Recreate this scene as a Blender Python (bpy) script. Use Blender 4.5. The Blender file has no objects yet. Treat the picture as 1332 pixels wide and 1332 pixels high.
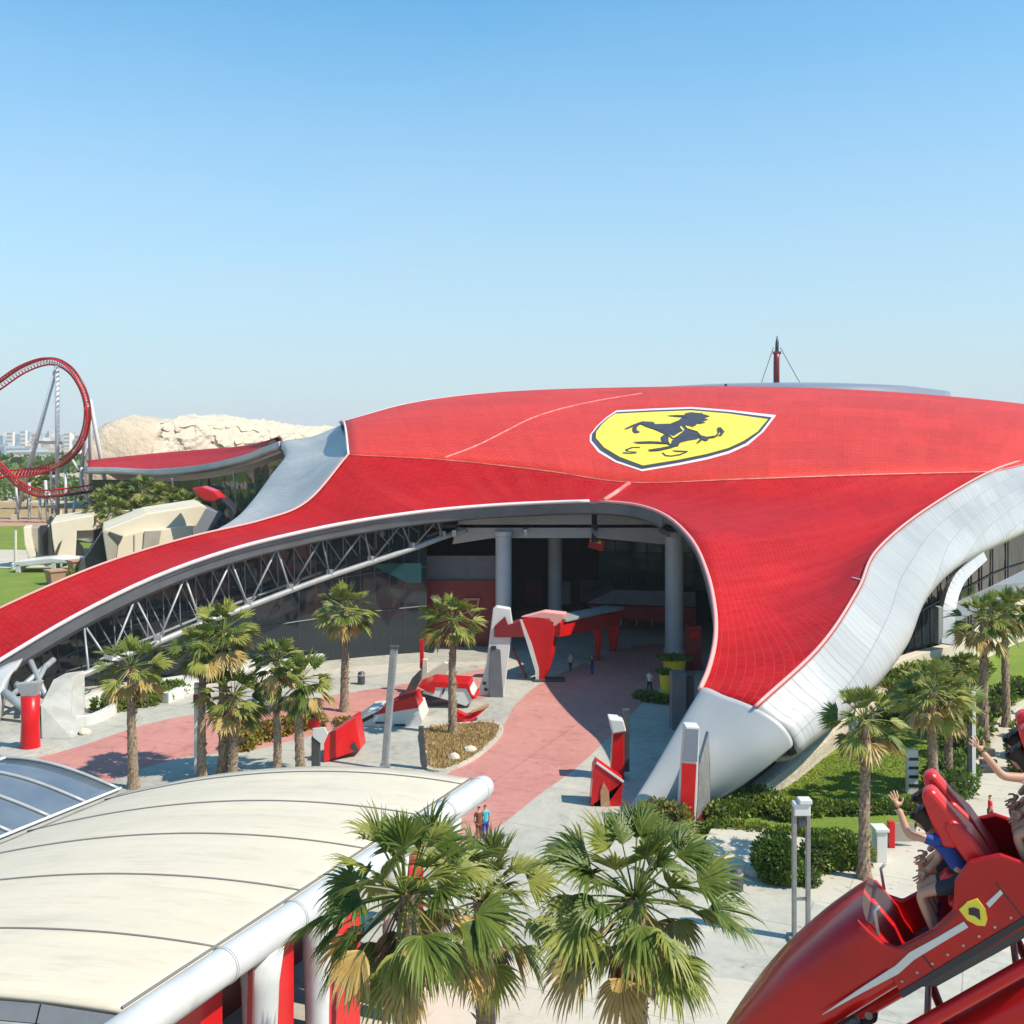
import bpy, bmesh, math, random
from mathutils import Vector, Matrix
from mathutils.bvhtree import BVHTree
from mathutils.geometry import delaunay_2d_cdt
import mathutils.noise as mn
R = math.radians
rnd = random.Random(7)
sc = bpy.context.scene
col = sc.collection
F = 1400.0; HZ = 568.0; CH = 20.0       # focal length in photo pixels, horizon row, camera height

def W(px, py, Y):                        # a point at distance Y along a line of sight
    return Vector(((px-666)*Y/F, Y, CH-(py-HZ)*Y/F))
def G(px, py, z=0.0):                    # a point at height z
    Y = F*(CH-z)/(py-HZ)
    return Vector(((px-666)*Y/F, Y, z))

# ---------------------------------------------------------------- object helpers
def tag(o, label=None, cat=None, group=None, kind=None):
    if label: o['label'] = label
    if cat: o['category'] = cat
    if group: o['group'] = group
    if kind: o['kind'] = kind
    return o
def empty(name, loc, label, cat, group=None):
    o = bpy.data.objects.new(name, None); col.objects.link(o)
    o.location = loc; o.empty_display_size = .3
    return tag(o, label, cat, group)
def wloc(o):
    v = Vector((0, 0, 0))
    while o: v += o.location; o = o.parent
    return v
def copy_tree(o, parent=None):
    c = o.copy(); col.objects.link(c); c.parent = parent
    for ch in list(o.children): copy_tree(ch, c)
    return c

class MB:
    def __init__(s): s.v = []; s.f = []; s.m = []; s.uv = {}
    def add(s, vs, fs, mi=0):
        b = len(s.v); s.v += [Vector(v) for v in vs]
        for f in fs: s.f.append([b+i for i in f]); s.m.append(mi)
        return b
    def box(s, c, d, rz=0, mi=0, rot=None):
        M = rot if rot is not None else Matrix.Rotation(rz, 3, 'Z')
        c = Vector(c); hx, hy, hz = d[0]/2, d[1]/2, d[2]/2
        vs = [c + M @ Vector((x*hx, y*hy, z*hz)) for x in (-1, 1) for y in (-1, 1) for z in (-1, 1)]
        s.add(vs, [(0,1,3,2),(4,6,7,5),(0,4,5,1),(2,3,7,6),(0,2,6,4),(1,5,7,3)], mi); return s
    def bar(s, a, b, w, h, mi=0, up=(0, 0, 1)):
        a = Vector(a); b = Vector(b); d = (b-a); L = d.length; d.normalize()
        u = Vector(up); x = d.cross(u)
        if x.length < 1e-4: x = d.cross(Vector((1, 0, 0)))
        x.normalize(); z = x.cross(d)
        vs = [p + x*(i*w/2) + z*(j*h/2) for p in (a, b) for i, j in ((-1,-1),(1,-1),(1,1),(-1,1))]
        s.add(vs, [(3,2,1,0),(4,5,6,7),(0,1,5,4),(1,2,6,5),(2,3,7,6),(3,0,4,7)], mi); return s
    def tube(s, pts, r, n=10, mi=0, caps=True, closed=False):
        pts = [Vector(p) for p in pts]; k = len(pts)
        rs = r if isinstance(r, (list, tuple)) else [r]*k
        prev = None; rings = []
        for i, p in enumerate(pts):
            if closed: d = pts[(i+1) % k]-pts[i-1]
            else: d = pts[min(i+1, k-1)]-pts[max(i-1, 0)]
            d.normalize()
            if prev is None:
                x = d.cross(Vector((0, 0, 1)))
                if x.length < 1e-3: x = d.cross(Vector((0, 1, 0)))
            else: x = prev - d*prev.dot(d)
            x.normalize(); prev = x; y = d.cross(x)
            b = len(s.v)
            s.v += [p + (x*math.cos(2*math.pi*j/n)+y*math.sin(2*math.pi*j/n))*rs[i] for j in range(n)]
            rings.append(b)
        m = k if closed else k-1
        for i in range(m):
            a = rings[i]; b = rings[(i+1) % k]
            for j in range(n):
                s.f.append([a+j, a+(j+1) % n, b+(j+1) % n, b+j]); s.m.append(mi)
        if caps and not closed:
            s.f.append([rings[0]+j for j in range(n)][::-1]); s.m.append(mi)
            s.f.append([rings[-1]+j for j in range(n)]); s.m.append(mi)
        return s
    def prism(s, poly, ext, mi=0):       # poly: 3D outline, ext: extrusion vector
        n = len(poly); poly = [Vector(p) for p in poly]; e = Vector(ext)
        s.add(poly+[p+e for p in poly], [list(range(n)), [n+i for i in range(n)][::-1]] +
              [[i, n+i, n+(i+1) % n, (i+1) % n] for i in range(n)], mi); return s
    def lathe(s, c, prof, n=16, mi=0, top=True):
        c = Vector(c); b0 = len(s.v)
        for r, z in prof:
            s.v += [c+Vector((r*math.cos(2*math.pi*j/n), r*math.sin(2*math.pi*j/n), z)) for j in range(n)]
        for i in range(len(prof)-1):
            for j in range(n):
                s.f.append([b0+i*n+j, b0+i*n+(j+1) % n, b0+(i+1)*n+(j+1) % n, b0+(i+1)*n+j]); s.m.append(mi)
        if top: s.f.append([b0+(len(prof)-1)*n+j for j in range(n)]); s.m.append(mi)
        return s
    def grid(s, P, uvscale=None, mi=0):  # P[i][j]
        b = len(s.v); nr = len(P); nc = len(P[0])
        for row in P: s.v += row
        for i in range(nr-1):
            for j in range(nc-1):
                s.f.append([b+i*nc+j, b+i*nc+j+1, b+(i+1)*nc+j+1, b+(i+1)*nc+j]); s.m.append(mi)
        if uvscale is not None:
            for i in range(nr):
                for j in range(nc): s.uv[b+i*nc+j] = uvscale[i][j]
        return s
    def build(s, name, mats, parent=None, smooth=False, bevel=0, solid=0, fixn=True, seg=2, under=None):
        if not isinstance(mats, (list, tuple)): mats = [mats]
        off = wloc(parent) if parent else Vector((0, 0, 0))
        base = Vector((0, 0, 0))
        if not parent and s.v:
            xs = [v.x for v in s.v]; ys = [v.y for v in s.v]; zs = [v.z for v in s.v]
            base = Vector(((min(xs)+max(xs))/2, (min(ys)+max(ys))/2, min(zs)))
        me = bpy.data.meshes.new(name)
        me.from_pydata([v-off-base for v in s.v], [], s.f)
        for m in mats: me.materials.append(m)
        me.polygons.foreach_set('material_index', s.m)
        if s.uv:
            uvl = me.uv_layers.new(name='UVMap')
            for l in me.loops:
                uvl.data[l.index].uv = s.uv.get(l.vertex_index, (0, 0))
        if fixn:
            bm = bmesh.new(); bm.from_mesh(me)
            bmesh.ops.recalc_face_normals(bm, faces=bm.faces); bm.to_mesh(me); bm.free()
        if smooth: me.polygons.foreach_set('use_smooth', [True]*len(me.polygons))
        me.update()
        o = bpy.data.objects.new(name, me); col.objects.link(o)
        if parent: o.parent = parent
        else: o.location = base
        if solid:
            md = o.modifiers.new('thick', 'SOLIDIFY'); md.thickness = solid; md.offset = -1
            if under: me.materials.append(under); md.material_offset = 1; md.material_offset_rim = 1
        if bevel:
            md = o.modifiers.new('bevel', 'BEVEL'); md.width = bevel; md.segments = seg; md.limit_method = 'ANGLE'; md.angle_limit = R(35)
        return o

def cr(p0, p1, p2, p3, t):
    return 0.5*((2*p1)+(p2-p0)*t+(2*p0-5*p1+4*p2-p3)*t*t+(3*p1-p0-3*p2+p3)*t*t*t)
def spline(pts, sub, corners=(), closed=False):
    n = len(pts); out = []
    pts = [Vector(p) if not isinstance(p, float) else p for p in pts]
    if closed:
        for i in range(n):
            for k in range(sub): out.append(cr(pts[i-1], pts[i], pts[(i+1) % n], pts[(i+2) % n], k/sub))
        return out
    for i in range(n-1):
        p1, p2 = pts[i], pts[i+1]
        p0 = pts[i-1] if (i > 0 and i not in corners) else p1*2-p2
        p3 = pts[i+2] if (i+2 < n and (i+1) not in corners) else p2*2-p1
        for k in range(sub): out.append(cr(p0, p1, p2, p3, k/sub))
    out.append(pts[-1]); return out
def patch(rows, su, sv, corners=None, vcorn=()):
    corners = corners or [()]*len(rows)
    rr = [spline(r, su, c) for r, c in zip(rows, corners)]
    nc = len(rr[0]); cols = [spline([r[j] for r in rr], sv, vcorn) for j in range(nc)]
    P = [[cols[j][i] for j in range(nc)] for i in range(len(cols[0]))]
    # uv in metres
    nr = len(P); U = [[None]*nc for _ in range(nr)]
    mid = P[nr//2]; us = [0]
    for j in range(1, nc): us.append(us[-1]+(mid[j]-mid[j-1]).length)
    for j in range(nc):
        v = 0
        for i in range(nr):
            if i: v += (P[i][j]-P[i-1][j]).length
            U[i][j] = (us[j], v)
    return P, U

# ---------------------------------------------------------------- materials
def newmat(name):
    m = bpy.data.materials.new(name); m.use_nodes = True
    nt = m.node_tree; b = nt.nodes['Principled BSDF']
    return m, nt, b
def N(nt, t, **kw):
    n = nt.nodes.new(t)
    for k, v in kw.items():
        if k in n.inputs.keys(): n.inputs[k].default_value = v
        else: setattr(n, k, v)
    return n
def ramp(nt, fac, stops):
    r = nt.nodes.new('ShaderNodeValToRGB'); e = r.color_ramp.elements
    while len(e) < len(stops): e.new(.5)
    for el, (p, c) in zip(e, stops): el.position = p; el.color = (*c, 1) if len(c) == 3 else c
    nt.links.new(fac, r.inputs[0]); return r.outputs[0]
def mat(name, c, rough=.6, metal=0, c2=None, scale=1.0, bump=0, bscale=None, spec=.5, detail=5, coat=0, stretch=None, rvar=0, stops=None):
    m, nt, b = newmat(name); L = nt.links
    b.inputs['Base Color'].default_value = (*c, 1); b.inputs['Roughness'].default_value = rough
    b.inputs['Metallic'].default_value = metal; b.inputs['Specular IOR Level'].default_value = spec
    b.inputs['Coat Weight'].default_value = coat
    tc = N(nt, 'ShaderNodeTexCoord'); src = tc.outputs['Object']
    if stretch:
        mp = N(nt, 'ShaderNodeMapping'); mp.inputs['Scale'].default_value = stretch
        L.new(src, mp.inputs[0]); src = mp.outputs[0]
    if c2 is not None:
        n = N(nt, 'ShaderNodeTexNoise', Scale=scale, Detail=detail, Roughness=.6); L.new(src, n.inputs['Vector'])
        s = stops or (.35, .65)
        L.new(ramp(nt, n.outputs[0], [(s[0], c), (s[1], c2)]), b.inputs['Base Color'])
        if rvar:
            mr = N(nt, 'ShaderNodeMapRange'); mr.inputs[3].default_value = rough-rvar; mr.inputs[4].default_value = rough+rvar
            L.new(n.outputs[0], mr.inputs[0]); L.new(mr.outputs[0], b.inputs['Roughness'])
    if bump:
        n2 = N(nt, 'ShaderNodeTexNoise', Scale=bscale or scale*6, Detail=6, Roughness=.65); L.new(src, n2.inputs['Vector'])
        bp = N(nt, 'ShaderNodeBump', Strength=1.0, Distance=bump); L.new(n2.outputs[0], bp.inputs['Height']); L.new(bp.outputs[0], b.inputs['Normal'])
    return m
M = {}
def roofmat(name, c, c2, cm, rough, bw, bh, mort=.02, bump=.02, metal=0.0, spec=.5, off=.5, big=.04, joint=None):
    m, nt, b = newmat(name); L = nt.links
    uv = N(nt, 'ShaderNodeUVMap'); uv.uv_map = 'UVMap'
    br = N(nt, 'ShaderNodeTexBrick'); br.offset = off
    br.inputs['Scale'].default_value = 1; br.inputs['Brick Width'].default_value = bw; br.inputs['Row Height'].default_value = bh
    br.inputs['Mortar Size'].default_value = mort; br.inputs['Mortar Smooth'].default_value = .3
    br.inputs['Color1'].default_value = (*c, 1); br.inputs['Color2'].default_value = (*c2, 1); br.inputs['Mortar'].default_value = (*cm, 1)
    L.new(uv.outputs[0], br.inputs['Vector'])
    tc = N(nt, 'ShaderNodeTexCoord'); mp = N(nt, 'ShaderNodeMapping'); mp.inputs['Scale'].default_value = (big, big*3, big*3)
    L.new(tc.outputs['Object'], mp.inputs[0])
    n = N(nt, 'ShaderNodeTexNoise', Scale=1, Detail=6, Roughness=.6); L.new(mp.outputs[0], n.inputs['Vector'])
    mx = N(nt, 'ShaderNodeMix'); mx.data_type = 'RGBA'; mx.blend_type = 'MULTIPLY'; mx.inputs['Factor'].default_value = 1
    L.new(br.outputs['Color'], mx.inputs['A'])
    L.new(ramp(nt, n.outputs[0], [(.3, (.82, .82, .82)), (.7, (1.0, 1.0, 1.0))]), mx.inputs['B'])
    res = mx.outputs['Result']
    if joint:                             # large cladding fields, each weathered a little differently, with a wider joint
        b2 = N(nt, 'ShaderNodeTexBrick'); b2.offset = .5; b2.inputs['Scale'].default_value = 1; b2.inputs['Brick Width'].default_value = joint[0]; b2.inputs['Row Height'].default_value = joint[1]
        b2.inputs['Mortar Size'].default_value = .05; b2.inputs['Color1'].default_value = (1, 1, 1, 1); b2.inputs['Color2'].default_value = (.82, .82, .82, 1); b2.inputs['Mortar'].default_value = (.66, .66, .66, 1)
        L.new(uv.outputs[0], b2.inputs['Vector'])
        m3 = N(nt, 'ShaderNodeMix'); m3.data_type = 'RGBA'; m3.blend_type = 'MULTIPLY'; m3.inputs['Factor'].default_value = .8; L.new(res, m3.inputs['A']); L.new(b2.outputs['Color'], m3.inputs['B']); res = m3.outputs['Result']
        # dust streaks
        mp4 = N(nt, 'ShaderNodeMapping'); mp4.inputs['Scale'].default_value = (.9, .07, 1); L.new(uv.outputs[0], mp4.inputs[0])
        n4 = N(nt, 'ShaderNodeTexNoise', Scale=.5, Detail=8, Roughness=.7); L.new(mp4.outputs[0], n4.inputs['Vector'])
        m5 = N(nt, 'ShaderNodeMix'); m5.data_type = 'RGBA'; m5.inputs['B'].default_value = (min(1, c[0]*1.05+.04), c[1]+.05, c[2]+.04, 1); L.new(res, m5.inputs['A'])
        L.new(ramp(nt, n4.outputs[0], [(.45, (0, 0, 0)), (.85, (.35, .35, .35))]), m5.inputs['Factor']); res = m5.outputs['Result']
    L.new(res, b.inputs['Base Color'])
    b.inputs['Roughness'].default_value = rough; b.inputs['Metallic'].default_value = metal; b.inputs['Specular IOR Level'].default_value = spec
    bp = N(nt, 'ShaderNodeBump', Strength=1.0, Distance=bump); bp.invert = True
    L.new(br.outputs['Fac'], bp.inputs['Height'])
    n3 = N(nt, 'ShaderNodeTexNoise', Scale=.35, Detail=3); L.new(tc.outputs['Object'], n3.inputs['Vector'])
    bp2 = N(nt, 'ShaderNodeBump', Strength=1.0, Distance=.12); L.new(n3.outputs[0], bp2.inputs['Height']); L.new(bp.outputs[0], bp2.inputs['Normal'])
    L.new(bp2.outputs[0], b.inputs['Normal'])
    return m
M['red_roof'] = roofmat('red_roof_panels', (.50, .007, .010), (.42, .005, .008), (.50, .035, .03), .6, .9, .55, .03, .015, spec=.12, joint=(9, 6))  # roof red, deepened to stand in for the skirt's weaker sunlight
M['lit_dome_roof'] = roofmat('lit_dome_panels', (.66, .026, .012), (.56, .018, .010), (.70, .13, .09), .55, 1.1, .7, .055, .02, spec=.16, joint=(11, 8))  # lighter copy: the dome's sun and sheen in the colour, plus paler joints
M['silver'] = roofmat('silver_roof_panels', (.47, .465, .445), (.45, .445, .425), (.33, .325, .31), .42, .8, 60, .022, .02, .08, spec=.4, joint=(4, 2.4))
M['silverfoot'] = mat('silver_foot_cladding', (.49, .485, .465), .42, .08, c2=(.44, .435, .42), scale=.25, rvar=.06)
M['trim'] = mat('pale_edge_trim', (.75, .62, .60), .45)
M['redtrim'] = mat('pink_edge_trim', (.78, .34, .30), .5)
M['seam'] = mat('pale_seam', (.72, .30, .25), .5, c2=(.6, .1, .09), scale=.8)
M['fascia'] = mat('grey_fascia', (.16, .165, .175), .5, c2=(.12, .125, .13), scale=.5)
M['beam'] = mat('beam_cladding', (.42, .41, .40), .5, c2=(.36, .355, .35), scale=.3)
M['column'] = mat('column_grey', (.50, .50, .51), .4, c2=(.45, .45, .46), scale=.8)
M['steel'] = mat('light_steel', (.42, .42, .41), .45, .2, c2=(.34, .34, .33), scale=1.5)
M['shadetruss'] = mat('shaded_truss_steel', (.20, .20, .205), .5, c2=(.15, .15, .155), scale=1.5)  # darker steel, with the shade under the roof put into its colour
M['buttress'] = mat('buttress_concrete', (.44, .42, .37), .8, c2=(.34, .33, .29), scale=.6)
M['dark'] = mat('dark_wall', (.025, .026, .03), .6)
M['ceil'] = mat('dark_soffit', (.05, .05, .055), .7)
M['redpaint'] = mat('glossy_red_paint', (.60, .010, .012), .32, c2=(.50, .008, .010), scale=.7, coat=.15, spec=.3)
M['carred'] = mat('car_red_paint', (.47, .004, .005), .28, coat=.3, spec=.3, c2=(.40, .003, .005), scale=2)
M['darkred'] = mat('dark_red_paint', (.22, .012, .016), .35, c2=(.17, .01, .012), scale=.8)
M['white'] = mat('white_paint', (.68, .66, .61), .45, c2=(.60, .58, .53), scale=.6)
M['yellow'] = mat('yellow_paint', (.85, .68, .06), .5, c2=(.80, .62, .05), scale=.3)
M['black'] = mat('black_paint', (.022, .022, .028), .5)
M['logoblack'] = mat('roof_mark_black', (.035, .035, .05), .6, c2=(.05, .05, .07), scale=.5)
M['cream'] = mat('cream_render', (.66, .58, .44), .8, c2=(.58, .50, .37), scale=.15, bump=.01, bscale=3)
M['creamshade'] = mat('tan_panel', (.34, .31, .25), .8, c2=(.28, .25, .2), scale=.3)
M['membrane'] = mat('cream_roof_membrane', (.63, .545, .415), .6, c2=(.56, .495, .385), scale=.35, bump=.004, bscale=14, stretch=(.6, 2, 1), stops=(.3, .7))
def weld(m, pitch, dark):
    nt = m.node_tree; L = nt.links; b = nt.nodes['Principled BSDF']; src = b.inputs['Base Color'].links[0].from_socket
    uv = N(nt, 'ShaderNodeUVMap'); uv.uv_map = 'UVMap'
    br = N(nt, 'ShaderNodeTexBrick'); br.offset = 0; br.inputs['Scale'].default_value = 1; br.inputs['Brick Width'].default_value = 60; br.inputs['Row Height'].default_value = pitch; br.inputs['Mortar Size'].default_value = .012
    br.inputs['Color1'].default_value = (1, 1, 1, 1); br.inputs['Color2'].default_value = (.965, .965, .965, 1); br.inputs['Mortar'].default_value = (dark, dark, dark, 1); L.new(uv.outputs[0], br.inputs['Vector'])
    mp = N(nt, 'ShaderNodeMapping'); mp.inputs['Scale'].default_value = (.25, 1.6, 1); L.new(uv.outputs[0], mp.inputs[0])
    n = N(nt, 'ShaderNodeTexNoise', Scale=1.2, Detail=9, Roughness=.72); L.new(mp.outputs[0], n.inputs['Vector'])
    m1 = N(nt, 'ShaderNodeMix'); m1.data_type = 'RGBA'; m1.blend_type = 'MULTIPLY'; m1.inputs['Factor'].default_value = 1; L.new(src, m1.inputs['A']); L.new(br.outputs['Color'], m1.inputs['B'])
    m2 = N(nt, 'ShaderNodeMix'); m2.data_type = 'RGBA'; m2.blend_type = 'MULTIPLY'; m2.inputs['Factor'].default_value = 1; L.new(m1.outputs['Result'], m2.inputs['A']); L.new(ramp(nt, n.outputs[0], [(.28, (.80, .78, .74)), (.48, (1, 1, 1))]), m2.inputs['B'])
    L.new(m2.outputs['Result'], b.inputs['Base Color'])
    n3 = N(nt, 'ShaderNodeTexNoise', Scale=.5, Detail=4); L.new(uv.outputs[0], n3.inputs['Vector']); bp = N(nt, 'ShaderNodeBump', Strength=1, Distance=.06); L.new(n3.outputs[0], bp.inputs['Height']); L.new(bp.outputs[0], b.inputs['Normal'])
weld(M['membrane'], .9, .93)
M['gutter'] = mat('dark_gutter', (.17, .165, .16), .6)
M['pipe'] = mat('white_steel_tube', (.56, .56, .55), .42, c2=(.48, .48, .47), scale=1.2, rvar=.1)
M['greypanel'] = mat('grey_panel', (.13, .13, .145), .5, c2=(.10, .10, .11), scale=1)
M['screen'] = mat('grey_screen', (.20, .215, .25), .3)
M['darkgrey'] = mat('dark_grey_metal', (.07, .07, .072), .45, c2=(.05, .05, .05), scale=2)
M['pole'] = mat('galvanised_pole', (.30, .29, .28), .45, .3, c2=(.22, .22, .21), scale=3)
M['stone'] = mat('orange_stone', (.55, .30, .16), .8, c2=(.42, .2, .1), scale=6, bump=.02)
M['bag'] = mat('yellow_planter', (.75, .55, .03), .5)
M['skin'] = mat('skin', (.52, .27, .17), .55, c2=(.50, .26, .17), scale=6)
M['hair'] = mat('black_hair', (.02, .015, .012), .5, bump=.01, bscale=60)
M['blue'] = mat('blue_cloth', (.02, .06, .28), .8, c2=(.015, .045, .22), scale=8)
M['pinkcloth'] = mat('pale_pink_cloth', (.62, .28, .30), .85, c2=(.68, .42, .42), scale=5)
M['teal'] = mat('turquoise_cloth', (.05, .42, .52), .85)
M['brown'] = mat('brown_cloth', (.20, .07, .035), .85)
M['shorts'] = mat('dark_shorts', (.03, .03, .045), .9)
M['tyre'] = mat('dark_rubber', (.02, .02, .02), .7)
M['red_cloth'] = mat('red_seat_vinyl', (.66, .02, .02), .38, c2=(.58, .015, .016), scale=4)

# glass: dark reflective glazing with mullion-free panes that differ a little in tilt
def glass(name, tint=(.02, .03, .035), rough=.05, s=.25):
    m, nt, b = newmat(name); L = nt.links
    b.inputs['Base Color'].default_value = (*tint, 1); b.inputs['Roughness'].default_value = rough
    b.inputs['Specular IOR Level'].default_value = .5
    tc = N(nt, 'ShaderNodeTexCoord')
    v = N(nt, 'ShaderNodeTexVoronoi', Scale=s); L.new(tc.outputs['Object'], v.inputs['Vector'])
    n = N(nt, 'ShaderNodeTexNoise', Scale=.35, Detail=2); L.new(tc.outputs['Object'], n.inputs['Vector'])
    bp = N(nt, 'ShaderNodeBump', Strength=.4, Distance=.25); L.new(n.outputs[0], bp.inputs['Height']); L.new(bp.outputs[0], b.inputs['Normal'])
    return m
M['glass'] = glass('dark_glazing')
M['blueglass'] = mat('blue_skylight_glass', (.10, .13, .17), .14, c2=(.14, .17, .20), scale=.6, spec=.8)
M['tealglass'] = glass('teal_glazing', (.02, .07, .075), .12)

# ground materials
def groundmat(name, stops, scale, bump=.01, rough=.85, scale2=6, joints=None, stain=None):
    m, nt, b = newmat(name); L = nt.links
    tc = N(nt, 'ShaderNodeTexCoord'); src = tc.outputs['Object']
    n = N(nt, 'ShaderNodeTexNoise', Scale=scale, Detail=8, Roughness=.62, Distortion=.6); L.new(src, n.inputs['Vector'])
    n2 = N(nt, 'ShaderNodeTexNoise', Scale=scale2, Detail=6, Roughness=.7); L.new(src, n2.inputs['Vector'])
    mixn = N(nt, 'ShaderNodeMath', operation='ADD'); 
    mul = N(nt, 'ShaderNodeMath', operation='MULTIPLY'); mul.inputs[1].default_value = .45; L.new(n2.outputs[0], mul.inputs[0])
    mul2 = N(nt, 'ShaderNodeMath', operation='MULTIPLY'); mul2.inputs[1].default_value = .55; L.new(n.outputs[0], mul2.inputs[0])
    L.new(mul.outputs[0], mixn.inputs[0]); L.new(mul2.outputs[0], mixn.inputs[1])
    c = ramp(nt, mixn.outputs[0], stops)
    if joints:
        br = N(nt, 'ShaderNodeTexBrick'); br.offset = 0
        br.inputs['Scale'].default_value = 1; br.inputs['Brick Width'].default_value = joints; br.inputs['Row Height'].default_value = joints
        br.inputs['Mortar Size'].default_value = .025; br.inputs['Color1'].default_value = (1, 1, 1, 1); br.inputs['Color2'].default_value = (.95, .95, .95, 1); br.inputs['Mortar'].default_value = (.62, .62, .62, 1)
        mp = N(nt, 'ShaderNodeMapping'); mp.inputs['Rotation'].default_value = (0, 0, R(24)); L.new(src, mp.inputs[0]); L.new(mp.outputs[0], br.inputs['Vector'])
        mx = N(nt, 'ShaderNodeMix'); mx.data_type = 'RGBA'; mx.blend_type = 'MULTIPLY'; mx.inputs['Factor'].default_value = 1
        L.new(c, mx.inputs['A']); L.new(br.outputs['Color'], mx.inputs['B']); c = mx.outputs['Result']
    if joints:                            # tyre marks, spills and worn patches
        n5 = N(nt, 'ShaderNodeTexNoise', Scale=.35, Detail=10, Roughness=.75, Distortion=1.5); L.new(src, n5.inputs['Vector'])
        m6 = N(nt, 'ShaderNodeMix'); m6.data_type = 'RGBA'; m6.blend_type = 'MULTIPLY'; m6.inputs['Factor'].default_value = 1; L.new(c, m6.inputs['A'])
        L.new(ramp(nt, n5.outputs[0], [(.34, (.70, .69, .66)), (.46, (1, 1, 1))]), m6.inputs['B']); c = m6.outputs['Result']
        n6 = N(nt, 'ShaderNodeTexVoronoi', Scale=.9); L.new(src, n6.inputs['Vector'])
        m7 = N(nt, 'ShaderNodeMix'); m7.data_type = 'RGBA'; m7.blend_type = 'MULTIPLY'; m7.inputs['Factor'].default_value = 1; L.new(c, m7.inputs['A'])
        L.new(ramp(nt, n6.outputs['Distance'], [(.05, (.62, .61, .58)), (.10, (1, 1, 1))]), m7.inputs['B']); c = m7.outputs['Result']
    L.new(c, b.inputs['Base Color']); b.inputs['Roughness'].default_value = rough
    bp = N(nt, 'ShaderNodeBump', Strength=1, Distance=bump); L.new(n2.outputs[0], bp.inputs['Height']); L.new(bp.outputs[0], b.inputs['Normal'])
    return m
M['sand'] = groundmat('sandy_ground', [(.35, (.42, .34, .25)), (.65, (.52, .44, .34))], .02, .03, scale2=.5)
M['concrete'] = groundmat('grey_green_concrete', [(.32, (.26, .25, .215)), (.46, (.40, .38, .32)), (.56, (.46, .43, .355)), (.68, (.56, .51, .41))], .12, .004, .7, 1.4, joints=6)
M['pinkpave'] = groundmat('pink_concrete', [(.32, (.42, .17, .14)), (.5, (.52, .22, .18)), (.7, (.56, .30, .24))], .12, .004, .75, 1.6, joints=6)
M['palepave'] = groundmat('pale_paving', [(.3, (.46, .41, .33)), (.7, (.58, .52, .42))], .2, .004, .8, 2.5, joints=4)
M['lawn'] = groundmat('lawn_grass', [(.30, (.075, .14, .010)), (.5, (.15, .215, .016)), (.7, (.27, .28, .035))], .14, .08, .9, 5)
M['drybed'] = groundmat('dry_planting_bed', [(.3, (.16, .09, .03)), (.5, (.36, .24, .10)), (.7, (.48, .36, .16))], .8, .1, .9, 6)
M['terracotta'] = groundmat('terracotta_earth', [(.3, (.36, .19, .12)), (.7, (.48, .29, .2))], .1, .02, .9, 1)
M['cobble'] = groundmat('rough_stone', [(.3, (.34, .28, .20)), (.5, (.52, .45, .35)), (.7, (.62, .55, .45))], 1.2, .12, .85, 4)
def leafmat(name, c, c2, trans=.3, scale=1.5, rough=.5):
    m, nt, b = newmat(name); L = nt.links
    tc = N(nt, 'ShaderNodeTexCoord'); n = N(nt, 'ShaderNodeTexNoise', Scale=scale, Detail=3); L.new(tc.outputs['Object'], n.inputs['Vector'])
    cc = ramp(nt, n.outputs[0], [(.35, c), (.65, c2)])
    L.new(cc, b.inputs['Base Color']); b.inputs['Roughness'].default_value = rough
    tr = N(nt, 'ShaderNodeBsdfTranslucent'); L.new(cc, tr.inputs[0])
    ms = N(nt, 'ShaderNodeMixShader'); ms.inputs[0].default_value = trans
    L.new(b.outputs[0], ms.inputs[1]); L.new(tr.outputs[0], ms.inputs[2])
    L.new(ms.outputs[0], nt.nodes['Material Output'].inputs[0]); return m
M['leafA'] = leafmat('palm_leaf_green', (.085, .135, .016), (.165, .205, .03))
M['leafB'] = leafmat('palm_leaf_light', (.22, .25, .04), (.32, .32, .065))
M['leafC'] = leafmat('palm_leaf_dry', (.42, .27, .07), (.52, .38, .15), .2)
M['leafD'] = leafmat('palm_leaf_dead', (.22, .13, .07), (.30, .19, .10), .1)
M['bark'] = mat('palm_bark', (.20, .125, .075), .9, c2=(.34, .25, .17), scale=7, bump=.05, bscale=12, stops=(.4, .6))
M['bushA'] = leafmat('hedge_leaf_green', (.07, .14, .012), (.14, .22, .02), .25, .8)
M['grassblade'] = leafmat('grass_blade', (.13, .20, .012), (.24, .29, .03), .3, .3)
M['bushB'] = leafmat('hedge_leaf_yellow', (.16, .20, .02), (.26, .26, .035), .2, .8)
M['bushD'] = leafmat('bush_leaf_dark', (.06, .115, .016), (.11, .17, .025), .2, 1.2)
M['twig'] = mat('twig_core', (.03, .03, .012), .95)
M['bracts'] = leafmat('rust_leaf', (.30, .14, .03), (.34, .24, .05), .2, 1)
# crumpled sandstone cloth building far behind
M['rock'] = mat('crumpled_sand_cladding', (.60, .52, .40), .85, c2=(.42, .33, .23), scale=.35, bump=1.6, bscale=.35, stops=(.5, .95))
M['rockshade'] = mat('shaded_sand_cladding', (.50, .40, .28), .85, c2=(.58, .49, .37), scale=.12, bump=1.2, bscale=.3)  # left end of the cladding, its shade put into the colour
M['cityA'] = mat('city_white', (.70, .66, .60), .8, c2=(.58, .54, .48), scale=.03)
M['cityB'] = mat('city_beige', (.52, .45, .37), .8, c2=(.44, .37, .3), scale=.05)
M['cityC'] = mat('city_blue_grey', (.28, .36, .42), .6)
M['citywin'] = mat('city_window', (.30, .31, .31), .4)
M['shore'] = mat('dark_treeline', (.05, .07, .04), .9, c2=(.09, .10, .06), scale=.05)
EXPO, HAZE = .3, .00012
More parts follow.
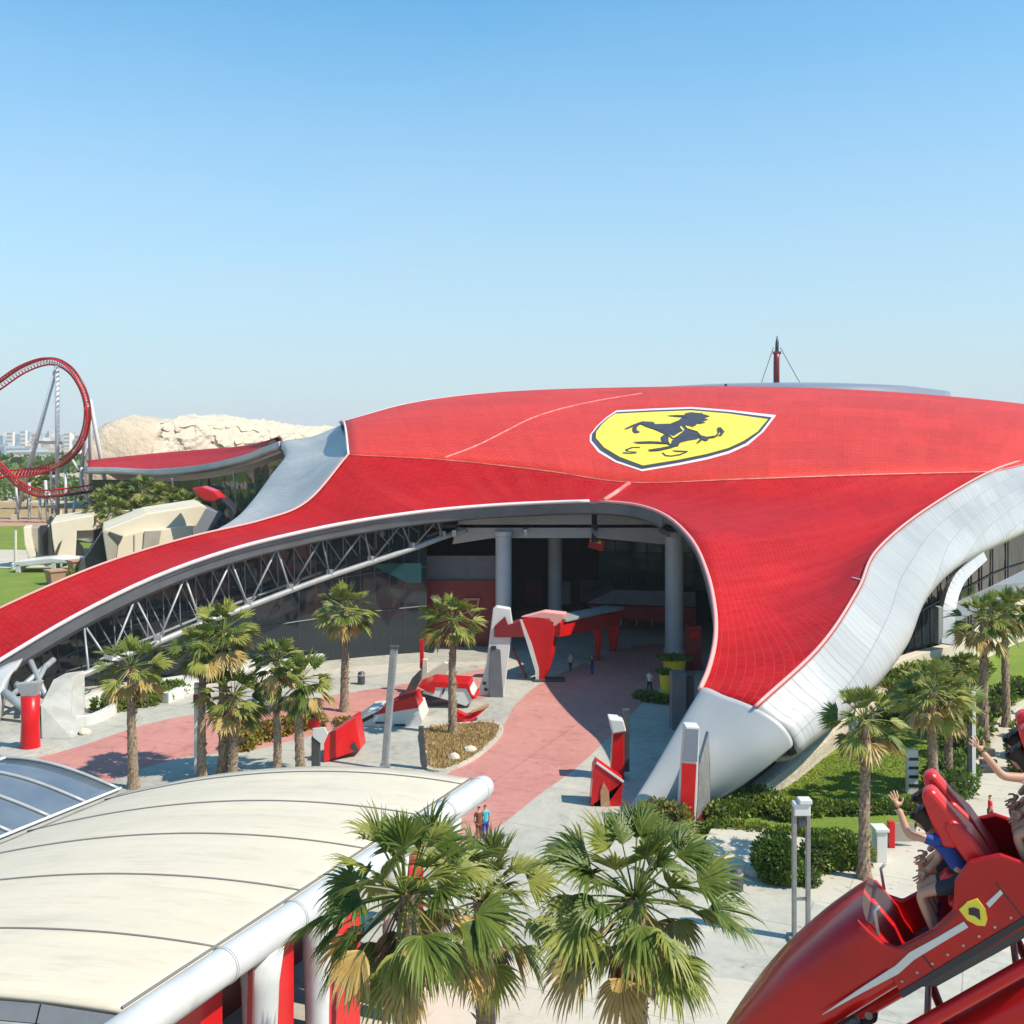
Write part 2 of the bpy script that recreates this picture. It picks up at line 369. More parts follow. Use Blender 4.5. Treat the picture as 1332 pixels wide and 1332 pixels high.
# ================================================================= SETTING: ground
def sheet(name, px, z, m, kind='structure'):
    pts = [G(*p) for p in px]
    mb = MB(); mb.add([Vector((p.x, p.y, z)) for p in pts], [list(range(len(pts)))])
    o = mb.build(name, m, fixn=False)
    me = o.data
    if me.polygons[0].normal.z < 0: me.flip_normals()
    tag(o, kind=kind); return o
def smoothpx(px, sub=6, closed=True):
    return [(p.x, p.y) for p in spline([Vector((a, b, 0)) for a, b in px], sub, closed=closed)]
g = MB(); S = 9000
g.add([(-S, -200, 0), (S, -200, 0), (S, 14000, 0), (-S, 14000, 0)], [(0, 1, 2, 3)])
tag(g.build('ground', M['sand']), kind='structure')
sheet('plaza', [(-250, 900), (0, 900), (300, 800), (960, 795), (960, 980), (1500, 1060), (2600, 3200), (-1500, 3200)], .006, M['concrete'])
# pink bands
def path(name, px, z, m, sub=5): return sheet(name, smoothpx(px, sub), z, m)
path('path', [(-120, 1008), (0, 995), (90, 975), (180, 945), (250, 930), (335, 925), (430, 905), (560, 885), (640, 870), (640, 905), (540, 922), (430, 950), (330, 975), (240, 985), (170, 1005), (100, 1035), (-60, 1060)], .010, M['pinkpave'])
path('path', [(650, 950), (672, 915), (720, 880), (830, 840), (900, 850), (850, 900), (760, 990), (700, 1035), (645, 1078), (600, 1100), (560, 1070), (560, 1030), (590, 1000)], .010, M['pinkpave'])
path('path', [(395, 880), (450, 868), (560, 862), (640, 862), (560, 872), (455, 880)], .014, M['palepave'])
# pale paving on the right and the near right
path('path', [(1332, 925), (1302, 955), (1276, 995), (1262, 1040), (1240, 1070), (1150, 1110), (1060, 1140), (1060, 1175), (1180, 1200), (1500, 1260), (1500, 940)], .010, M['palepave'])
path('path', [(560, 1210), (700, 1260), (900, 1270), (1000, 1290), (1100, 1400), (900, 1700), (500, 1700), (400, 1400)], .010, M['palepave'])
path('lawn', [(905, 1092), (930, 1040), (1000, 1005), (1080, 960), (1140, 905), (1200, 868), (1300, 835), (1500, 780), (1560, 860), (1345, 905), (1300, 940), (1272, 985), (1255, 1040), (1230, 1068), (1120, 1100), (1040, 1095)], .014, M['lawn'])
path('lawn', [(-250, 830), (-60, 742), (60, 738), (140, 742), (170, 770), (60, 830), (-40, 900)], .010, M['lawn'])
path('lawn', [(-160, 715), (-150, 688), (20, 683), (100, 685), (120, 700), (90, 716)], .010, M['lawn'])
path('path', [(-200, 736), (-160, 717), (60, 716), (110, 726), (60, 738)], .014, M['palepave'])
path('earth_bank', [(-300, 683), (-280, 676), (90, 673), (110, 680), (80, 684)], .014, M['terracotta'])
path('earth_bank', [(-400, 674), (-300, 655), (100, 655), (130, 670)], .010, M['drybed'])
path('planting_bed', [(553, 950), (600, 943), (640, 942), (652, 950), (640, 968), (612, 990), (580, 1003), (556, 1000), (551, 975)], .10, M['drybed'])
def kerb(name, px, w, h, m, closed=False):
    pts = [G(*p) for p in smoothpx(px, 6, closed)] if closed else [G(p.x, p.y) for p in spline([Vector((a, b, 0)) for a, b in px], 6)]
    mb = MB(); n = len(pts); L = []; Rr = []
    for i, p in enumerate(pts):
        d = (pts[(i+1) % n]-pts[i-1]) if closed else pts[min(i+1, n-1)]-pts[max(i-1, 0)]
        d.z = 0; d.normalize(); s = Vector((d.y, -d.x, 0))*w/2
        L.append(p+s); Rr.append(p-s)
    b = 0
    for a, c in zip(L, Rr):
        mb.v += [a, a+Vector((0, 0, h)), c+Vector((0, 0, h)), c]
    m_ = n if closed else n-1
    for i in range(m_):
        a = 4*i; c = 4*((i+1) % n)
        for k in range(3): mb.f.append([a+k, c+k, c+k+1, a+k+1]); mb.m.append(0)
    if not closed: mb.f += [[0, 1, 2, 3], [4*(n-1)+k for k in (3, 2, 1, 0)]]; mb.m += [0, 0]
    return tag(mb.build(name, m), kind='structure')
kerb('kerb', [(553, 950), (600, 943), (640, 942), (652, 950), (640, 968), (612, 990), (580, 1003), (556, 1000), (551, 975)], .3, .16, M['palepave'], True)
kerb('kerb', [(1345, 905), (1300, 940), (1272, 985), (1255, 1040), (1230, 1068), (1120, 1100), (1040, 1097)], .3, .14, M['palepave'])

# ================================================================= THE HALL
hall = empty('exhibition_hall', (0, 100, 0), 'huge low hall with a swooping red roof, silver edges and a yellow shield on top', 'building')
# --- skirt roof: lower edge (the arch) and upper edge (the ridge and silver boundary)
low = [(-70, 905, 76), (0, 860, 79), (100, 801, 82), (200, 752, 85), (300, 716, 88), (400, 691, 91), (480, 676, 93.5), (560, 665, 95.5), (640, 658, 97), (720, 654, 97.3),
       (780, 653, 96), (830, 658, 93), (868, 673, 87.5), (900, 704, 78.5), (919, 745, 72.5), (929, 790, 68.5), (930, 830, 65), (922, 868, 62.2), (910, 897, 60)]
upp = [(-140, 870, 82), (-60, 822, 84), (60, 765, 87.5), (150, 729, 91), (250, 699, 94.5), (340, 678, 98), (400, 653, 101.5), (453, 592, 108), (580, 599, 106), (710, 613, 103.5),
       (820, 628, 101.5), (960, 624, 101), (1130, 618, 104), (1290, 614, 112), (1205, 664, 97), (1143, 716, 82), (1118, 768, 71.5), (1070, 841, 62.5), (985, 921, 57)]
def lift(p, dz=0, dy=0): return Vector((p.x, p.y+dy, p.z+dz))
lo3 = [W(*p) for p in low]; up3 = [W(*p) for p in upp]
sag = [0, 0, .1, .2, .3, .4, .5, .3, .3, .3, .2, .5, .8, .9, 1.0, .8, .4, .1, 0]
m1 = [lo3[i].lerp(up3[i], .33)+Vector((0, 0, -sag[i]*.9)) for i in range(len(lo3))]
m2 = [lo3[i].lerp(up3[i], .68)+Vector((0, 0, -sag[i])) for i in range(len(lo3))]
P, U = patch([lo3, m1, m2, up3], 8, 8, [(), (), (), (7, 13)])
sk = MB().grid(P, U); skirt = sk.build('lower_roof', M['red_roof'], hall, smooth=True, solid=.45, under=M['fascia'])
tag(skirt, 'shaded red roof skirt sweeping over the entrance')
arch_edge = P[0]; skirt_top = P[-1]
# --- upper dome
fr = [(453, 592, 108), (580, 599, 106), (710, 613, 103.5), (820, 628, 101.5), (960, 624, 101), (1130, 618, 104), (1290, 614, 112), (1420, 575, 150)]
bk = [(445, 552, 150), (540, 526, 172), (650, 513, 188), (800, 508, 203), (960, 509, 212), (1140, 517, 215), (1332, 533, 205), (1480, 556, 195)]
f3 = [W(*p) for p in fr]; b3 = [W(*p) for p in bk]
def arc(a, b, t, s0=.062):
    p = a.lerp(b, t); L = (b-a).length; p.z += s0*L*4*t*(1-t)*.55; return p
rows = [f3, [arc(a, b, .33) for a, b in zip(f3, b3)], [arc(a, b, .68) for a, b in zip(f3, b3)], b3,
        [b+Vector((0, 32, -1.6)) for b in b3], [b+Vector((4, 90, -10)) for b in b3], [b+Vector((8, 130, -26)) for b in b3]]
P, U = patch(rows, 8, 8)
for j in range(49):                      # meet the skirt exactly along the ridge
    dlt = skirt_top[56+j]-P[0][j]
    for i in range(9): P[i][j] = P[i][j]+dlt*(1-i/9)
um = MB().grid(P, U); upper = um.build('upper_roof', M['lit_dome_roof'], hall, smooth=True, solid=.45, under=M['fascia'])
tag(upper, 'bright red domed roof above the ridge line')
up_front = P[0]; up_left = [r[0] for r in P]; up_right = [r[-1] for r in P]
bvh = BVHTree.FromPolygons([tuple(v) for v in um.v], um.f)
bvh_s = BVHTree.FromPolygons([tuple(v) for v in sk.v], sk.f)
CAM = Vector((0, 0, CH))
def onroof(px, py, tree=bvh, off=.06):
    d = W(px, py, 100)-CAM; d.normalize()
    h = tree.ray_cast(CAM, d, 2000)
    if h[0] is None: return None
    n = h[1] if h[1].z > 0 else -h[1]
    return h[0]+n*off
# --- silver band on the right
inn = [(1420, 575, 150), (1352, 594, 128), (1290, 614, 112), (1205, 664, 97), (1143, 716, 82), (1118, 768, 71.5), (1070, 841, 62.5), (985, 921, 57)]
out = [(1530, 620, 130), (1430, 640, 116), (1332, 688, 103), (1255, 726, 91), (1208, 772, 80), (1180, 836, 70), (1120, 908, 61.5), (1038, 975, 56.6)]
i3 = [W(*p) for p in inn]; o3 = [W(*p) for p in out]
r1 = [a.lerp(b, .35)+Vector((0, 0, .15)) for a, b in zip(i3, o3)]
r2 = [a.lerp(b, .78)+Vector((0, 0, .5)) for a, b in zip(i3, o3)]
r3 = [b+Vector((-.5, .9, -.9)) for b in o3]; r4 = [b+Vector((-3.5, 1.5, -.9)) for b in o3]
P, U = patch([i3, r1, r2, o3, r3, r4], 10, 6)
tag(MB().grid(P, U).build('silver_band', M['silver'], hall, smooth=True, solid=.3), 'broad silver roof edge curving down on the right')
band_out = P[-1]; band_in = P[0]
# --- foot of the roof
ft = [[(910, 898, 60), (946, 906, 58.3), (986, 922, 57), (1020, 946, 56.4), (1030, 972, 56.4)],
      [(880, 948, 58.8), (918, 950, 57.6), (955, 958, 56.8), (985, 978, 56.3), (995, 1000, 56.5)],
      [(850, 1000, 57.6), (882, 998, 56.9), (912, 1004, 56.6), (938, 1018, 56.6), (950, 1032, 57)],
      [(806, 1072, 55.8), (835, 1068, 56.0), (865, 1062, 56.4), (890, 1058, 57), (912, 1052, 57.8)]]
fp = [[W(*p) for p in r] for r in ft]
for r in fp: r.append(r[-1]+Vector((-1.4, .5, -min(.5, max(.05, r[-1].z*.5)))))
for r in fp: r.insert(0, r[0]+Vector((.15, .35, -max(.2, r[0].z)*.55)))
P, U = patch(fp, 6, 8)
tag(MB().grid(P, U).build('roof_foot', M['silverfoot'], hall, smooth=True, solid=.2), 'smooth silver foot of the roof resting on the plaza')
mb = MB().tube([W(985, 922, 57)+Vector((0.05, .3, -.45)), W(1022, 944, 56.6)+Vector((0, .4, -.45)), W(1036, 972, 56.7)+Vector((-.1, .3, -.4))], .3, 8)
mb.build('expansion_joint', M['dark'], hall, smooth=True)
# --- silver wing on the left
ig = [(445, 552, 150), (458, 572, 128), (453, 592, 108), (400, 653, 101.5), (340, 678, 98), (275, 693, 95.5)]
og = [(368, 574, 152), (374, 590, 140), (356, 615, 126), (330, 650, 114), (305, 675, 106), (268, 696, 97)]
i3 = [W(*p) for p in ig]; o3 = [W(*p) for p in og]
P, U = patch([i3, [a.lerp(b, .5)+Vector((0, 0, -.5)) for a, b in zip(i3, o3)], o3, [b+Vector((-.4, 1.5, -1.4)) for b in o3]], 8, 6, [(2,), (), (), ()])
tag(MB().grid(P, U).build('silver_wing', M['silver'], hall, smooth=True, solid=.3), 'silver roof edge folding back on the left')
# seam line on that wing + small vent slot
def ribbon(pts, w, h, m, name, parent, label=None):
    mb = MB(); mb.tube(pts, w, 6); o = mb.build(name, m, parent, smooth=True); 
    if label: tag(o, label)
    return o
# --- far-left roof lobe
fl = [(112, 609, 205), (150, 609, 202), (200, 611, 197), (262, 606, 186), (316, 594, 172), (345, 583, 160), (366, 575, 153)]
bl = [(118, 601, 262), (145, 598, 255), (200, 592, 245), (262, 587, 232), (310, 584, 210), (342, 580, 185), (364, 574, 158)]
f3 = [W(*p) for p in fl]; b3 = [W(*p) for p in bl]
P, U = patch([f3, [a.lerp(b, .5)+Vector((0, 0, .2)) for a, b in zip(f3, b3)], b3, [b+Vector((0, 30, -8)) for b in b3]], 6, 5)
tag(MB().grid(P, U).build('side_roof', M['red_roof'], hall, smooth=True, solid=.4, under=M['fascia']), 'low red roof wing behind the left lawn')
lip = [[p+Vector((0, -.6, .1)) for p in f3], [p+Vector((0, -.8, -.35)) for p in f3], [p+Vector((0, -.5, -.85)) for p in f3], [p+Vector((0, 4, -1.1)) for p in f3]]
P, U = patch(lip, 6, 4); MB().grid(P, U).build('silver_lip', M['silver'], hall, smooth=True, solid=.2)
lipb = [p+Vector((0, 3, -2.3)) for p in f3]
wl = MB(); bot = [Vector((p.x*1.0, p.y+4, 0)) for p in lipb]
P, U = patch([lipb, bot], 4, 3); wl.grid(P, U).build('glass_wall', M['glass'], hall, solid=.2)
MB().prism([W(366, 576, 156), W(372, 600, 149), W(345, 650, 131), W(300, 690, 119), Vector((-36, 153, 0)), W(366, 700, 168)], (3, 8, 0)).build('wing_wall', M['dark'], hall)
# facade mullions on that side
for k in range(9):
    x = -74+k*4.8
    top = min(lipb, key=lambda p: abs(p.x-x)); mbx = MB().bar((x, top.y+4.5, 0), (x, top.y-.5, top.z), .25, .25)
    mbx.build('mullion', M['steel'], hall)

# --- edge trims
arch_r = [p+Vector((0, -.12, .05)) for p in arch_edge[::2]]
ribbon(arch_r[:len(arch_r)*10//18], .17, 0, M['trim'], 'edge_trim', hall, 'pale edge trim along the left of the arch')
ribbon(arch_r[len(arch_r)*10//18:], .15, 0, M['redtrim'], 'edge_trim', hall, 'pink edge trim around the right of the arch')
ribbon([p+Vector((-.1, 0, .1)) for p in band_in[:]], .10, 0, M['redtrim'], 'edge_trim', hall)
ribbon([p+Vector((0, 0, .1)) for p in skirt_top[:57]], .11, 0, M['redtrim'], 'edge_trim', hall)
ribbon([p+Vector((0, 0, .08)) for p in up_left[:25]], .13, 0, M['trim'], 'edge_trim', hall)
ribbon([p+Vector((0, 0, .03)) for p in up_front], .07, 0, M['seam'], 'ridge_seam', hall)
crest = [W(*p)+Vector((0, -1, .25)) for p in bk[:4]]
ribbon(spline(crest, 8), .15, 0, M['trim'], 'edge_trim', hall)
# fascia hanging under the arch
fa = []
for p in arch_edge: fa.append(p)
rowsf = [[p+Vector((0, .05, -.1)) for p in fa], [p+Vector((0, .35, -.95)) for p in fa], [p+Vector((0, 1.6, -1.15)) for p in fa]]
def cut(rw, a, b): return [r[a:b] for r in rw]
n = len(fa); c9 = n*12//18
mbf = MB().grid(cut(rowsf, 0, c9)); mbf.build('fascia', M['fascia'], hall, smooth=False, solid=.1)
rowsf2 = [[p+Vector((0, .05, -.1)) for p in fa], [p+Vector((.25, .5, -.35)) for p in fa], [p+Vector((1.2, 1.0, -.6)) for p in fa]]
MB().grid(cut(rowsf2, c9-1, n)).build('fascia', M['fascia'], hall, solid=.1)

# --- roof seams drawn on the dome and skirt
def seamline(px, tree, w, name='roof_seam', sub=6, m='seam', off=.03):
    pts = []
    for p in spline([Vector((a, b, 0)) for a, b in px], sub):
        q = onroof(p.x, p.y, tree, off)
        if q: pts.append(q)
    if len(pts) > 2: ribbon(pts, w, 0, M[m], name, hall)
seamline([(578, 596), (620, 580), (660, 560), (690, 545), (730, 532), (780, 521), (835, 512)], bvh, .10, m='seam')
seamline([(786, 651), (800, 642), (818, 629)], bvh_s, .22)
0 and seamline([(868, 517), (960, 519), (1060, 523), (1110, 525), (1220, 531), (1300, 540)], bvh, .06, m='darkred')
seamline([(1128, 757), (1108, 752)], bvh_s, .07, m='trim')
0 and seamline([(900, 672), (980, 690), (1060, 706), (1128, 722)], bvh_s, .03, m='redpaint')

# --- shield and horse painted on the dome
def E(p): return (760+p[0]/5.328, 520+p[1]/5.328)
def decal(name, poly, m, off, grid=4.0, conv=E, tree=bvh, parent=None, th=.02, label=None):
    px = [Vector(conv(p)) for p in poly]
    # densify edges
    dd = []
    for i, p in enumerate(px):
        q = px[(i+1) % len(px)]; k = max(1, int((q-p).length/grid))
        dd += [p.lerp(q, j/k) for j in range(k)]
    n = len(dd); xs = [p.x for p in dd]; ys = [p.y for p in dd]
    def inside(x, y):
        c = False
        for i in range(n):
            a, b = dd[i], dd[i-1]
            if (a.y > y) != (b.y > y) and x < (b.x-a.x)*(y-a.y)/(b.y-a.y)+a.x: c = not c
        return c
    pts = list(dd); x = min(xs)+grid/2
    while x < max(xs):
        y = min(ys)+grid/2
        while y < max(ys):
            if inside(x, y) and min((Vector((x, y))-p).length for p in dd) > grid*.4: pts.append(Vector((x, y)))
            y += grid
        x += grid
    v, e, f, *_ = delaunay_2d_cdt(pts, [], [list(range(n))], 1, 1e-4)
    v3 = [onroof(p.x, p.y, tree, off) for p in v]
    mb = MB(); mb.add([q if q else Vector((0, 0, 0)) for q in v3], [list(t) for t in f if all(v3[i] for i in t)])
    o = mb.build(name, m, parent or hall, solid=th)
    if label: tag(o, label)
    return o
sh_out = [(222, 76), (480, 62), (740, 52), (1000, 72), (1330, 108), (1245, 220), (1135, 315), (1000, 375), (850, 416), (650, 456), (400, 497), (215, 435), (95, 364), (38, 292), (38, 248), (85, 185), (148, 126)]
sh_blk = [(224, 90), (480, 77), (740, 67), (1000, 88), (1300, 126), (1222, 226), (1118, 306), (1000, 358), (850, 400), (650, 441), (400, 484), (224, 424), (110, 353), (52, 285), (54, 242), (98, 186), (155, 134)]
sh_yel = [(217, 104), (480, 91), (740, 81), (1000, 103), (1272, 142), (1200, 228), (1104, 292), (1000, 341), (850, 383), (650, 424), (405, 464), (245, 404), (136, 338), (80, 272), (82, 230), (122, 178), (168, 135)]
shield = decal('shield_emblem', sh_out, M['trim'], .04, 3.5, label='yellow shield emblem with a rearing black horse painted on the dome')
decal('shield_border', sh_blk, M['logoblack'], .09, 3.5, parent=shield)
decal('shield_field', sh_yel, M['yellow'], .14, 3.5, parent=shield)
horse = [
 [(745,103),(706,116),(672,138),(654,152),(664,162),(700,152),(740,140)],
 [(812,98),(822,112),(800,112)], [(830,118),(872,124),(846,134)], [(828,140),(862,148),(830,158)], [(812,160),(842,170),(805,176)],
 [(430,186),(500,180),(570,178),(640,178),(700,172),(740,192),(790,238),(812,262),(782,284),(720,294),(665,308),(650,335),(600,334),(590,322),(602,300),(622,285),(580,258),(520,232),(475,212)],
 [(600,176),(660,152),(715,132),(690,126),(700,105),(740,98),(800,104),(862,122),(835,140),(840,152),(818,162),(812,178),(785,176),(770,192),(735,196),(680,192),(620,190)],
 [(570,122),(640,117),(705,118),(722,134),(640,129)],
 [(276,216),(330,188),(400,162),(480,166),(492,184),(420,176),(345,194),(300,214)],
 [(335,206),(358,180),(384,184),(364,204),(362,222),(388,238),(352,243),(336,228)],
 [(380,172),(450,172),(545,222),(505,222),(430,198)],
 [(532,272),(556,254),(586,270),(582,300),(604,330),(566,314),(536,292)],
 [(330,308),(450,302),(560,307),(602,320),(480,315),(380,316)],
 [(440,362),(520,350),(600,334),(652,330),(602,348),(520,366),(460,370)],
 [(790,258),(850,272),(915,262),(905,276),(856,280),(862,294),(840,298),(822,290),(800,308),(778,320),(790,300),(806,286)],
 [(885,276),(910,262),(928,240),(922,208),(946,206),(972,236),(955,262),(928,264),(948,244),(944,226),(936,244),(922,268)],
 [(388,345),(340,344),(298,358),(312,368),(366,372),(360,382),(310,386),(262,382),(270,374),(312,378),(340,374),(290,368),(282,356),(330,338),(384,338)],
 [(536,378),(548,378),(566,394),(604,398),(660,388),(700,374),(640,372),(610,366),(620,362),(660,364),(722,366),(712,376),(664,396),(606,405),(560,402)],
]
for i, h in enumerate(horse[:16]): decal('horse_figure', h, M['logoblack'], .19+.006*i, 2.2, parent=shield)
decal('letter_s', horse[16], M['logoblack'], .19, 2.2, parent=shield)
decal('letter_f', horse[17], M['logoblack'], .19, 2.2, parent=shield)
for q in ([(662,205),(672,200),(694,226),(684,232)], [(700,196),(735,204),(800,238),(770,232),(712,214)], [(592,262),(618,272),(640,258),(662,244),(690,234),(664,252),(644,268),(618,284)], [(586,288),(598,286),(604,312),(596,326),(584,306)]):
    decal('horse_highlight', q, M['yellow'], .30, 2.2, parent=shield)

# --- pale glass dome beyond the crest and its mast
dm = MB(); c = W(1000, 560, 262)
dm.lathe((c.x, c.y, 0), [(42, 20), (41, 30.2), (34, 31.3), (24, 32.0), (14, 32.4), (6, 32.6), (.5, 32.7)], 40)
tag(dm.build('roof_lantern', M['screen'], hall, smooth=True), 'low pale dome peeking over the roof crest')
mast = empty('roof_mast', W(1010, 508, 262), 'slim dark red mast with stay cables standing on top of the red roof', 'mast')
p0 = W(1010, 520, 262); pt = W(1011, 437, 262)
MB().tube([p0, W(1010, 470, 262), W(1010.5, 458, 262)], [.75, .75, .7], 12).build('mast_tube', M['darkred'], mast, smooth=True)
MB().tube([W(1010.5, 458, 262), W(1010.8, 446, 262), pt], [.45, .42, .1], 10).build('mast_tip', M['darkgrey'], mast, smooth=True)
for a in ((1006, 452), (1015, 452)):
    x = 987 if a[0] < 1010 else 1046
    MB().tube([W(a[0], a[1], 262), W(x, 508, 258)], .09, 5).build('stay_cable', M['darkgrey'], mast)
MB().box(W(1010.5, 459, 262), (1.8, 1.4, .7)).build('platform', M['darkred'], mast, bevel=.1)
sm = empty('roof_beacon', W(944, 507, 225), 'tiny beacon pole on the roof crest left of the mast', 'pole')
MB().tube([W(944, 510, 225), W(944, 501, 225)], .12, 6).build('pole', M['darkgrey'], sm); MB().box(W(944, 501, 225), (.5, .5, .5)).build('lamp_head', M['darkgrey'], sm)

# --- inside the arch
Y1 = 101
bz = W(700, 699, Y1).z
bm_ = MB()
bm_.prism([W(588, 708, Y1), W(598, 672, Y1), W(640, 662, Y1), W(770, 660, Y1), W(770, 700, Y1), W(640, 700, Y1)], (0, 1.5, 0)); bm_.build('lintel_beam', M['beam'], hall, bevel=.05)
MB().prism([W(777, 700, Y1), W(777, 660, Y1), W(838, 663, Y1), W(896, 690, Y1), W(925, 712, Y1), W(925, 714, Y1)], (0, 1.5, 0)).build('lintel_beam', M['beam'], hall, bevel=.05)
MB().box(W(773.5, 680, Y1+1.2), (.6, 1, 3.6)).build('beam_gap', M['dark'], hall)
for cx, r, y in ((655, .75, 100.5), (877, .85, 100.0), (722, .75, 112), (400, .9, 99), (450, .6, 99.5)):
    c = W(cx, 700, y); h = 11.2 if cx > 500 else 10
    MB().lathe((c.x, c.y, 0), [(r*1.15, 0), (r*1.15, .3), (r, .32), (r, h-.5), (r*1.2, h-.4), (r*1.2, h)], 24).build('column', M['column'], hall, smooth=False)
# back wall, ceiling, floor strip, side walls
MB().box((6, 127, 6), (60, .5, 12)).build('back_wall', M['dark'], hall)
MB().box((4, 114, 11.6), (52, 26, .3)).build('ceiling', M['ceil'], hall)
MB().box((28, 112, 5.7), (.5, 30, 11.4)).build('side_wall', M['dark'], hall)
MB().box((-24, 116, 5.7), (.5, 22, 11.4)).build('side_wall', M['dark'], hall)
# red wall with crest, grey panel above it
rw = W(588, 800, 98)
MB().box((W(590, 800, 102.5).x, 102.8, 3.15), (8.3, .4, 6.3)).build('red_wall', M['darkred'], hall, bevel=.03)
MB().box((W(598, 740, 102.7).x, 103.1, 7.45), (7.2, .3, 2.3)).build('grey_panel', M['greypanel'], hall)
MB().prism([W(604, 778, 102.5), W(624, 778, 102.5), W(622, 792, 102.5), W(614, 803, 102.5), W(606, 792, 102.5)], (0, -.12, 0)).build('wall_crest', M['stone'], hall)
MB().prism([W(607, 781, 102.36), W(621, 781, 102.36), W(619, 791, 102.36), W(614, 798, 102.36), W(609, 791, 102.36)], (0, -.06, 0)).build('wall_crest', M['darkred'], hall)
# blue-dark glazing between truss and red wall
MB().box((W(500, 800, 101).x, 101.3, 4), (6, .3, 8)).build('glass_panel', M['glass'], hall)
MB().prism([W(478, 733, 97), W(548, 733, 97), W(548, 758, 97), W(530, 758, 97)], (0, .2, 0)).build('glass_panel', M['tealglass'], hall)
# entrance glazing at the back right with frames
gx0, gx1 = W(780, 740, 118).x, W(925, 740, 118).x
MB().box(((gx0+gx1)/2, 118.3, 5.6), (gx1-gx0, .2, 11)).build('entrance_glass', M['tealglass'], hall)
for k in range(8):
    x = gx0+(gx1-gx0)*k/7
    MB().box((x, 118, 5.5), (.12, .25, 11)).build('mullion', M['darkgrey'], hall)
for z in (3.2, 5.2, 7.2, 9.2): MB().box(((gx0+gx1)/2, 117.95, z), (gx1-gx0, .15, .12)).build('transom', M['darkgrey'], hall)
for k in range(4):
    x = W(808+k*20, 740, 114).x
    MB().box((x, 114, 1.5), (.12, .12, 3)).build('gate_post', M['white'], hall)
MB().box((W(838, 740, 114).x, 114, 3), (W(870, 7, 114).x-W(806, 7, 114).x, .12, .15)).build('gate_rail', M['white'], hall)
MB().box((W(838, 740, 114).x, 114, 1.0), (W(870, 7, 114).x-W(806, 7, 114).x, .10, .12)).build('gate_rail', M['white'], hall)
for k in range(5):                        # ticket gates inside the entrance
    x = W(690+22*k, 740, 112).x; MB().box((x, 112, .55), (.35, 1.4, 1.1)).build('turnstile', M['steel'], hall, bevel=.05); MB().box((x, 111.6, 1.15), (.4, .5, .12)).build('turnstile', M['redpaint'], hall)
for k in range(9):                        # coloured panes and posters on the back wall
    x = -14+k*3.3; MB().box((x, 126.6, 1.6+(k % 2)*.2), (2.2, .15, 2.6)).build('poster_panel', [M['tealglass'], M['darkred'], M['beam'], M['greypanel']][k % 4], hall)
for k in range(7):
    MB().box((-18+k*6.4, 107, 11.3), (.3, 22, .5)).build('ceiling_rib', M['fascia'], hall)
# kiosk roof inside and hanging sign
MB().prism([W(762, 785, 108), W(800, 767, 108), W(905, 770, 108), W(905, 790, 108)], (0, 4, 0)).build('kiosk_roof', M['greypanel'], hall, bevel=.05)
MB().prism([W(762, 787, 107.8), W(905, 791, 107.8), W(905, 812, 107.8), W(815, 806, 107.8)], (0, 3, 0)).build('kiosk_front', M['darkred'], hall)
hs = empty('hanging_sign', W(776, 705, 104), 'small red and yellow sign hanging under the entrance beam', 'sign')
MB().box(W(776, 708, 104), (1.5, .3, 1.0), rot=Matrix.Rotation(.25, 3, 'Y')).build('sign_board', M['redpaint'], hs, bevel=.03)
MB().box(W(775, 704, 103.8), (1.1, .12, .3), rot=Matrix.Rotation(.25, 3, 'Y')).build('sign_stripe', M['yellow'], hs)
MB().tube([W(776, 703, 104), W(776, 694, 104)], .04, 5).build('rod', M['darkgrey'], hs)

# --- glazing behind the truss (left)
idx = [i for i in range(len(arch_edge))]
gl = [p for p in arch_edge[6:56]]
topg = [p+Vector((0, 3.6, -.9)) for p in gl]; botg = [Vector((p.x, p.y+4.8, 0)) for p in gl]
mb = MB()
mb.grid([topg, [a.lerp(b, .5) for a, b in zip(topg, botg)], botg]); gw = mb.build('glass_wall', M['glass'], hall, solid=.15)
for i in range(0, len(gl), 2):
    MB().bar(botg[i]+Vector((0, -.15, 0)), topg[i]+Vector((0, -.15, 0)), .09, .12).build('mullion', M['darkgrey'], hall)
for f_ in (.35, .65):
    MB().tube([b.lerp(a, f_)+Vector((0, -.2, 0)) for a, b in zip(topg, botg)], .07, 5).build('transom', M['darkgrey'], hall)
# --- truss
chord = [(85, 886, 79), (110, 878, 80), (137, 864, 81.5), (201, 838, 84), (258, 814, 86.5), (320, 791, 89), (375, 770, 91), (427, 751, 92.8), (481, 733, 94.5), (535, 715, 96), (575, 700, 97.5), (606, 690, 99)]
c3 = [W(*p)+Vector((0, .8, 0)) for p in chord]
MB().tube(spline(c3, 4), .25, 12).build('truss_chord', M['steel'], hall, smooth=True)
def on_arch(px):
    for a, b in zip(arch_edge, arch_edge[1:]):
        xa = 666+a.x*F/a.y; xb = 666+b.x*F/b.y
        if xa <= px <= xb: return a.lerp(b, (px-xa)/(xb-xa+1e-9))
    return arch_edge[0]
tops = [103, 171, 236, 297, 357, 416, 472, 521, 568]
bots = c3[2:11]
for i, t in enumerate(tops):
    q = on_arch(t)+Vector((0, .9, -.9))
    for b in ([bots[i-1]] if i > 0 else [c3[1]])+[bots[i]] if i < 9 else []:
        pass
    lowers = [bots[i-1] if i > 0 else c3[1], bots[i]] if i < len(bots) else [bots[i-1]]
    for b in lowers: MB().tube([q, b], .085, 8).build('truss_brace', M['steel'] if t < 360 else M['shadetruss'], hall, smooth=True)  # sunlit left braces paler, right ones coloured as if in roof shade
for b in bots:
    MB().box(b+Vector((0, 0, .3)), (.55, .3, .5)).build('gusset_plate', M['steel'], hall)
xs_t = [110+22*i for i in range(22)]
